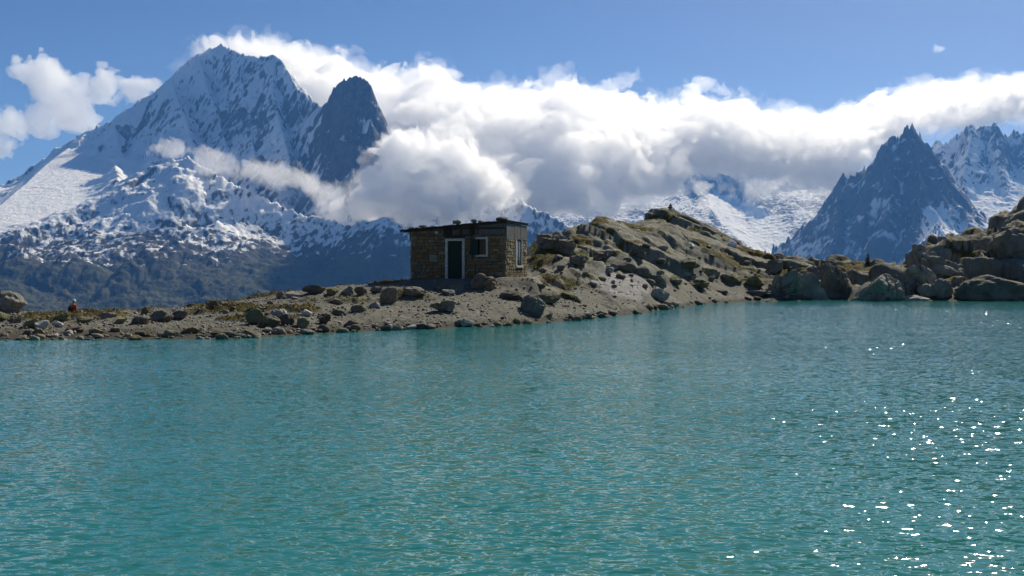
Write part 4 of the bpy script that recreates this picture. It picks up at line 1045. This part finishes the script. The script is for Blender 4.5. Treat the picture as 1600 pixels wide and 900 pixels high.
slab('strut', -0.05, 0.0, 0.02, 0.09, -0.5, 0.45, WOODDARK, roof)
# lamp under the eaves
bm = bmesh.new(); bmesh.ops.create_cone(bm, cap_ends=True, segments=20, radius1=0.10, radius2=0.075, depth=0.09); bmesh.ops.rotate(bm, verts=bm.verts, matrix=Matrix.Rotation(R(90), 3, 'X')); bmesh.ops.translate(bm, verts=bm.verts, vec=(1.42, -0.10, 2.33))
bm_obj('lamp', bm, PAINT, hut, True)
# stones weighing down the roof
Mh = Matrix.Translation(hut.location) @ Matrix.Rotation(-TH, 4, 'Z')
for (sx, sy_, w, hgt, lab) in ((-0.05, 0.2, 0.3, 0.14, 'small roof stone above the left corner of the hut'), (0.62, 0.1, 0.42, 0.15, 'flat roof stone left of the hut door'), (0.2, 0.4, 0.22, 0.1, 'pale little roof stone between the two left ones'),
                          (2.42, 0.1, 0.42, 0.24, 'block shaped roof stone above the hut door'), (3.30, 0.1, 0.32, 0.22, 'roof stone above the small vent of the hut'), (3.55, 0.3, 0.2, 0.15, 'tiny roof stone beside the one above the vent'), (4.72, 0.2, 0.62, 0.22, 'broad roof stone on the right front corner of the hut')):
    o = link('roof_stone', rock_mesh('roof_stone', int(sx * 100) + 950, 3, 9, 0.8), GRANITE if 'pale' not in lab else PALEROCK)
    p = Mh @ Vector((sx, sy_, top(sx) + 0.085 + hgt * 0.46)); o.location = p; o.scale = (w, w * 0.8, hgt); tag(o, lab, 'stone')

# ================================================================== cairns, white patches, hiker
def cairn(x, Y, label, hts, wd, seed):
    X = (x - XC) / FPX * Y; z = gz(X, Y); root = bpy.data.objects.new('cairn', None); COL.objects.link(root); root.location = (X, Y, z - 0.05); tag(root, label, 'cairn')
    zz = 0; q = random.Random(seed)
    for k, hh in enumerate(hts):
        o = link('stone', rock_mesh('stone', seed + k, 2, 8, 0.85), DARKROCK, root); w = wd * (1 - 0.72 * k / max(len(hts) - 1, 1)) 
        o.scale = (w, w * 0.85, hh); o.location = (q.uniform(-.04, .04), q.uniform(-.03, .03), zz + hh / 2); o.rotation_euler = (0, q.uniform(-.1, .1), q.uniform(0, 6)); zz += hh * 0.88
def crest_y(x):
    j = int(np.interp(x, px_c, np.arange(NC))); row = (Zg[:, j] - H) / rowY; i = int(np.argmax(np.where((rowY > 60) & (rowY < 120), row, -9))); return rowY[i]
cairn(1047, crest_y(1047), 'low dark stone heap on top of the knoll', [0.22, 0.2, 0.16], 0.6, 40)
cairn(1356, crest_y(1356), 'pointed dark cairn on the low saddle at the right', [0.22, 0.2, 0.2, 0.18, 0.16], 0.55, 50)
for (x, y, w, h, lab) in ((1146, 384, 15, 9, 'small white patch on the right flank of the knoll'), (1081, 386, 12, 5, 'thin white streak below the knoll top')):
    boulder(x, y, w, h, WHITE, lab, int(x), name='white_patch', sub=3, sink=0.4, cat='snow', depth=1.2)  # flattened white patches lying on the knoll

def person(x, Y):
    X = (x - XC) / FPX * Y; z = gz(X, Y)
    root = bpy.data.objects.new('person', None); COL.objects.link(root); root.location = (X, Y, z); root.rotation_euler = (0, 0, R(150))
    tag(root, 'person in orange jacket and white hat behind the left crest', 'person')
    def skin(name, verts, edges, radii, mat, par, sub=2):
        me = bpy.data.meshes.new(name); me.from_pydata(verts, edges, []); o = bpy.data.objects.new(name, me); COL.objects.link(o)
        sm = o.modifiers.new('skin', 'SKIN'); 
        for i, r_ in enumerate(radii): me.skin_vertices[0].data[i].radius = (r_ if isinstance(r_, tuple) else (r_, r_))
        me.skin_vertices[0].data[0].use_root = True
        o.modifiers.new('sub', 'SUBSURF').levels = sub
        dg = bpy.context.evaluated_depsgraph_get(); new = bpy.data.meshes.new_from_object(o.evaluated_get(dg)); bpy.data.objects.remove(o)
        new.polygons.foreach_set('use_smooth', np.ones(len(new.polygons), bool)); new.materials.clear()
        r = link(name, new, mat, par); return r
    skinm = mat_simple('skin', (0.42, 0.25, 0.17), (0.48, 0.30, 0.21), 20, 0.6)
    bv = [(0,0,.95),(0,.01,1.15),(0,.02,1.38),(0,.01,1.50),(0,-.01,1.60),(0,-.015,1.70),
          (.20,.02,1.40),(.25,0,1.12),(.23,-.10,.88),(.23,-.15,.78),(-.20,.02,1.40),(-.25,0,1.12),(-.23,-.10,.88),(-.23,-.15,.78),
          (.10,0,.90),(.11,-.02,.50),(.11,.03,.08),(.12,-.12,.03),(-.10,0,.90),(-.11,-.02,.50),(-.11,.03,.08),(-.12,-.12,.03)]
    be = [(0,1),(1,2),(2,3),(3,4),(4,5),(2,6),(6,7),(7,8),(8,9),(2,10),(10,11),(11,12),(12,13),(0,14),(14,15),(15,16),(16,17),(0,18),(18,19),(19,20),(20,21)]
    br = [.14,.13,.15,.055,.095,.08,.065,.045,.032,.04,.065,.045,.032,.04,.085,.06,.045,.04,.085,.06,.045,.04]
    skin('body', bv, be, br, skinm, root)
    red = mat_simple('orange_jacket', (0.55, 0.09, 0.03), (0.65, 0.12, 0.04), 8, 0.7)
    jv = [(0,0,.88),(0,.01,1.15),(0,.02,1.38),(0,.012,1.47),(.21,.02,1.40),(.255,0,1.12),(.235,-.09,.91),(-.21,.02,1.40),(-.255,0,1.12),(-.235,-.09,.91)]
    skin('jacket', jv, [(0,1),(1,2),(2,3),(2,4),(4,5),(5,6),(2,7),(7,8),(8,9)], [.17,.16,.185,.08,.09,.07,.06,.09,.07,.06], red, root)
    tr = mat_simple('dark_trousers', (0.03, 0.03, 0.035), (0.05, 0.05, 0.055), 8, 0.8)
    skin('trousers', [(0,0,.95),(.10,0,.88),(.11,-.02,.50),(.11,.03,.11),(-.10,0,.88),(-.11,-.02,.50),(-.11,.03,.11)], [(0,1),(1,2),(2,3),(0,4),(4,5),(5,6)], [.16,.11,.085,.07,.11,.085,.07], tr, root)
    wh = mat_simple('white_cloth', (0.7, 0.69, 0.66), (0.78, 0.77, 0.74), 8, 0.8)
    bm = bmesh.new(); bmesh.ops.create_uvsphere(bm, u_segments=20, v_segments=12, radius=0.128)
    for v in bm.verts:
        if v.co.z < -0.01: v.co.z = -0.01; v.co.x *= 1.35; v.co.y *= 1.35
    bmesh.ops.translate(bm, verts=bm.verts, vec=(0, -.01, 1.70)); bm_obj('hat', bm, wh, root, True)
    skin('backpack', [(0,.26,1.02),(0,.27,1.20),(0,.25,1.42)], [(0,1),(1,2)], [(.15,.11),(.16,.12),(.13,.09)], mat_simple('brown_pack', (0.07, 0.03, 0.02), (0.11, 0.05, 0.03), 8, 0.8), root)
person(115, 64.8)
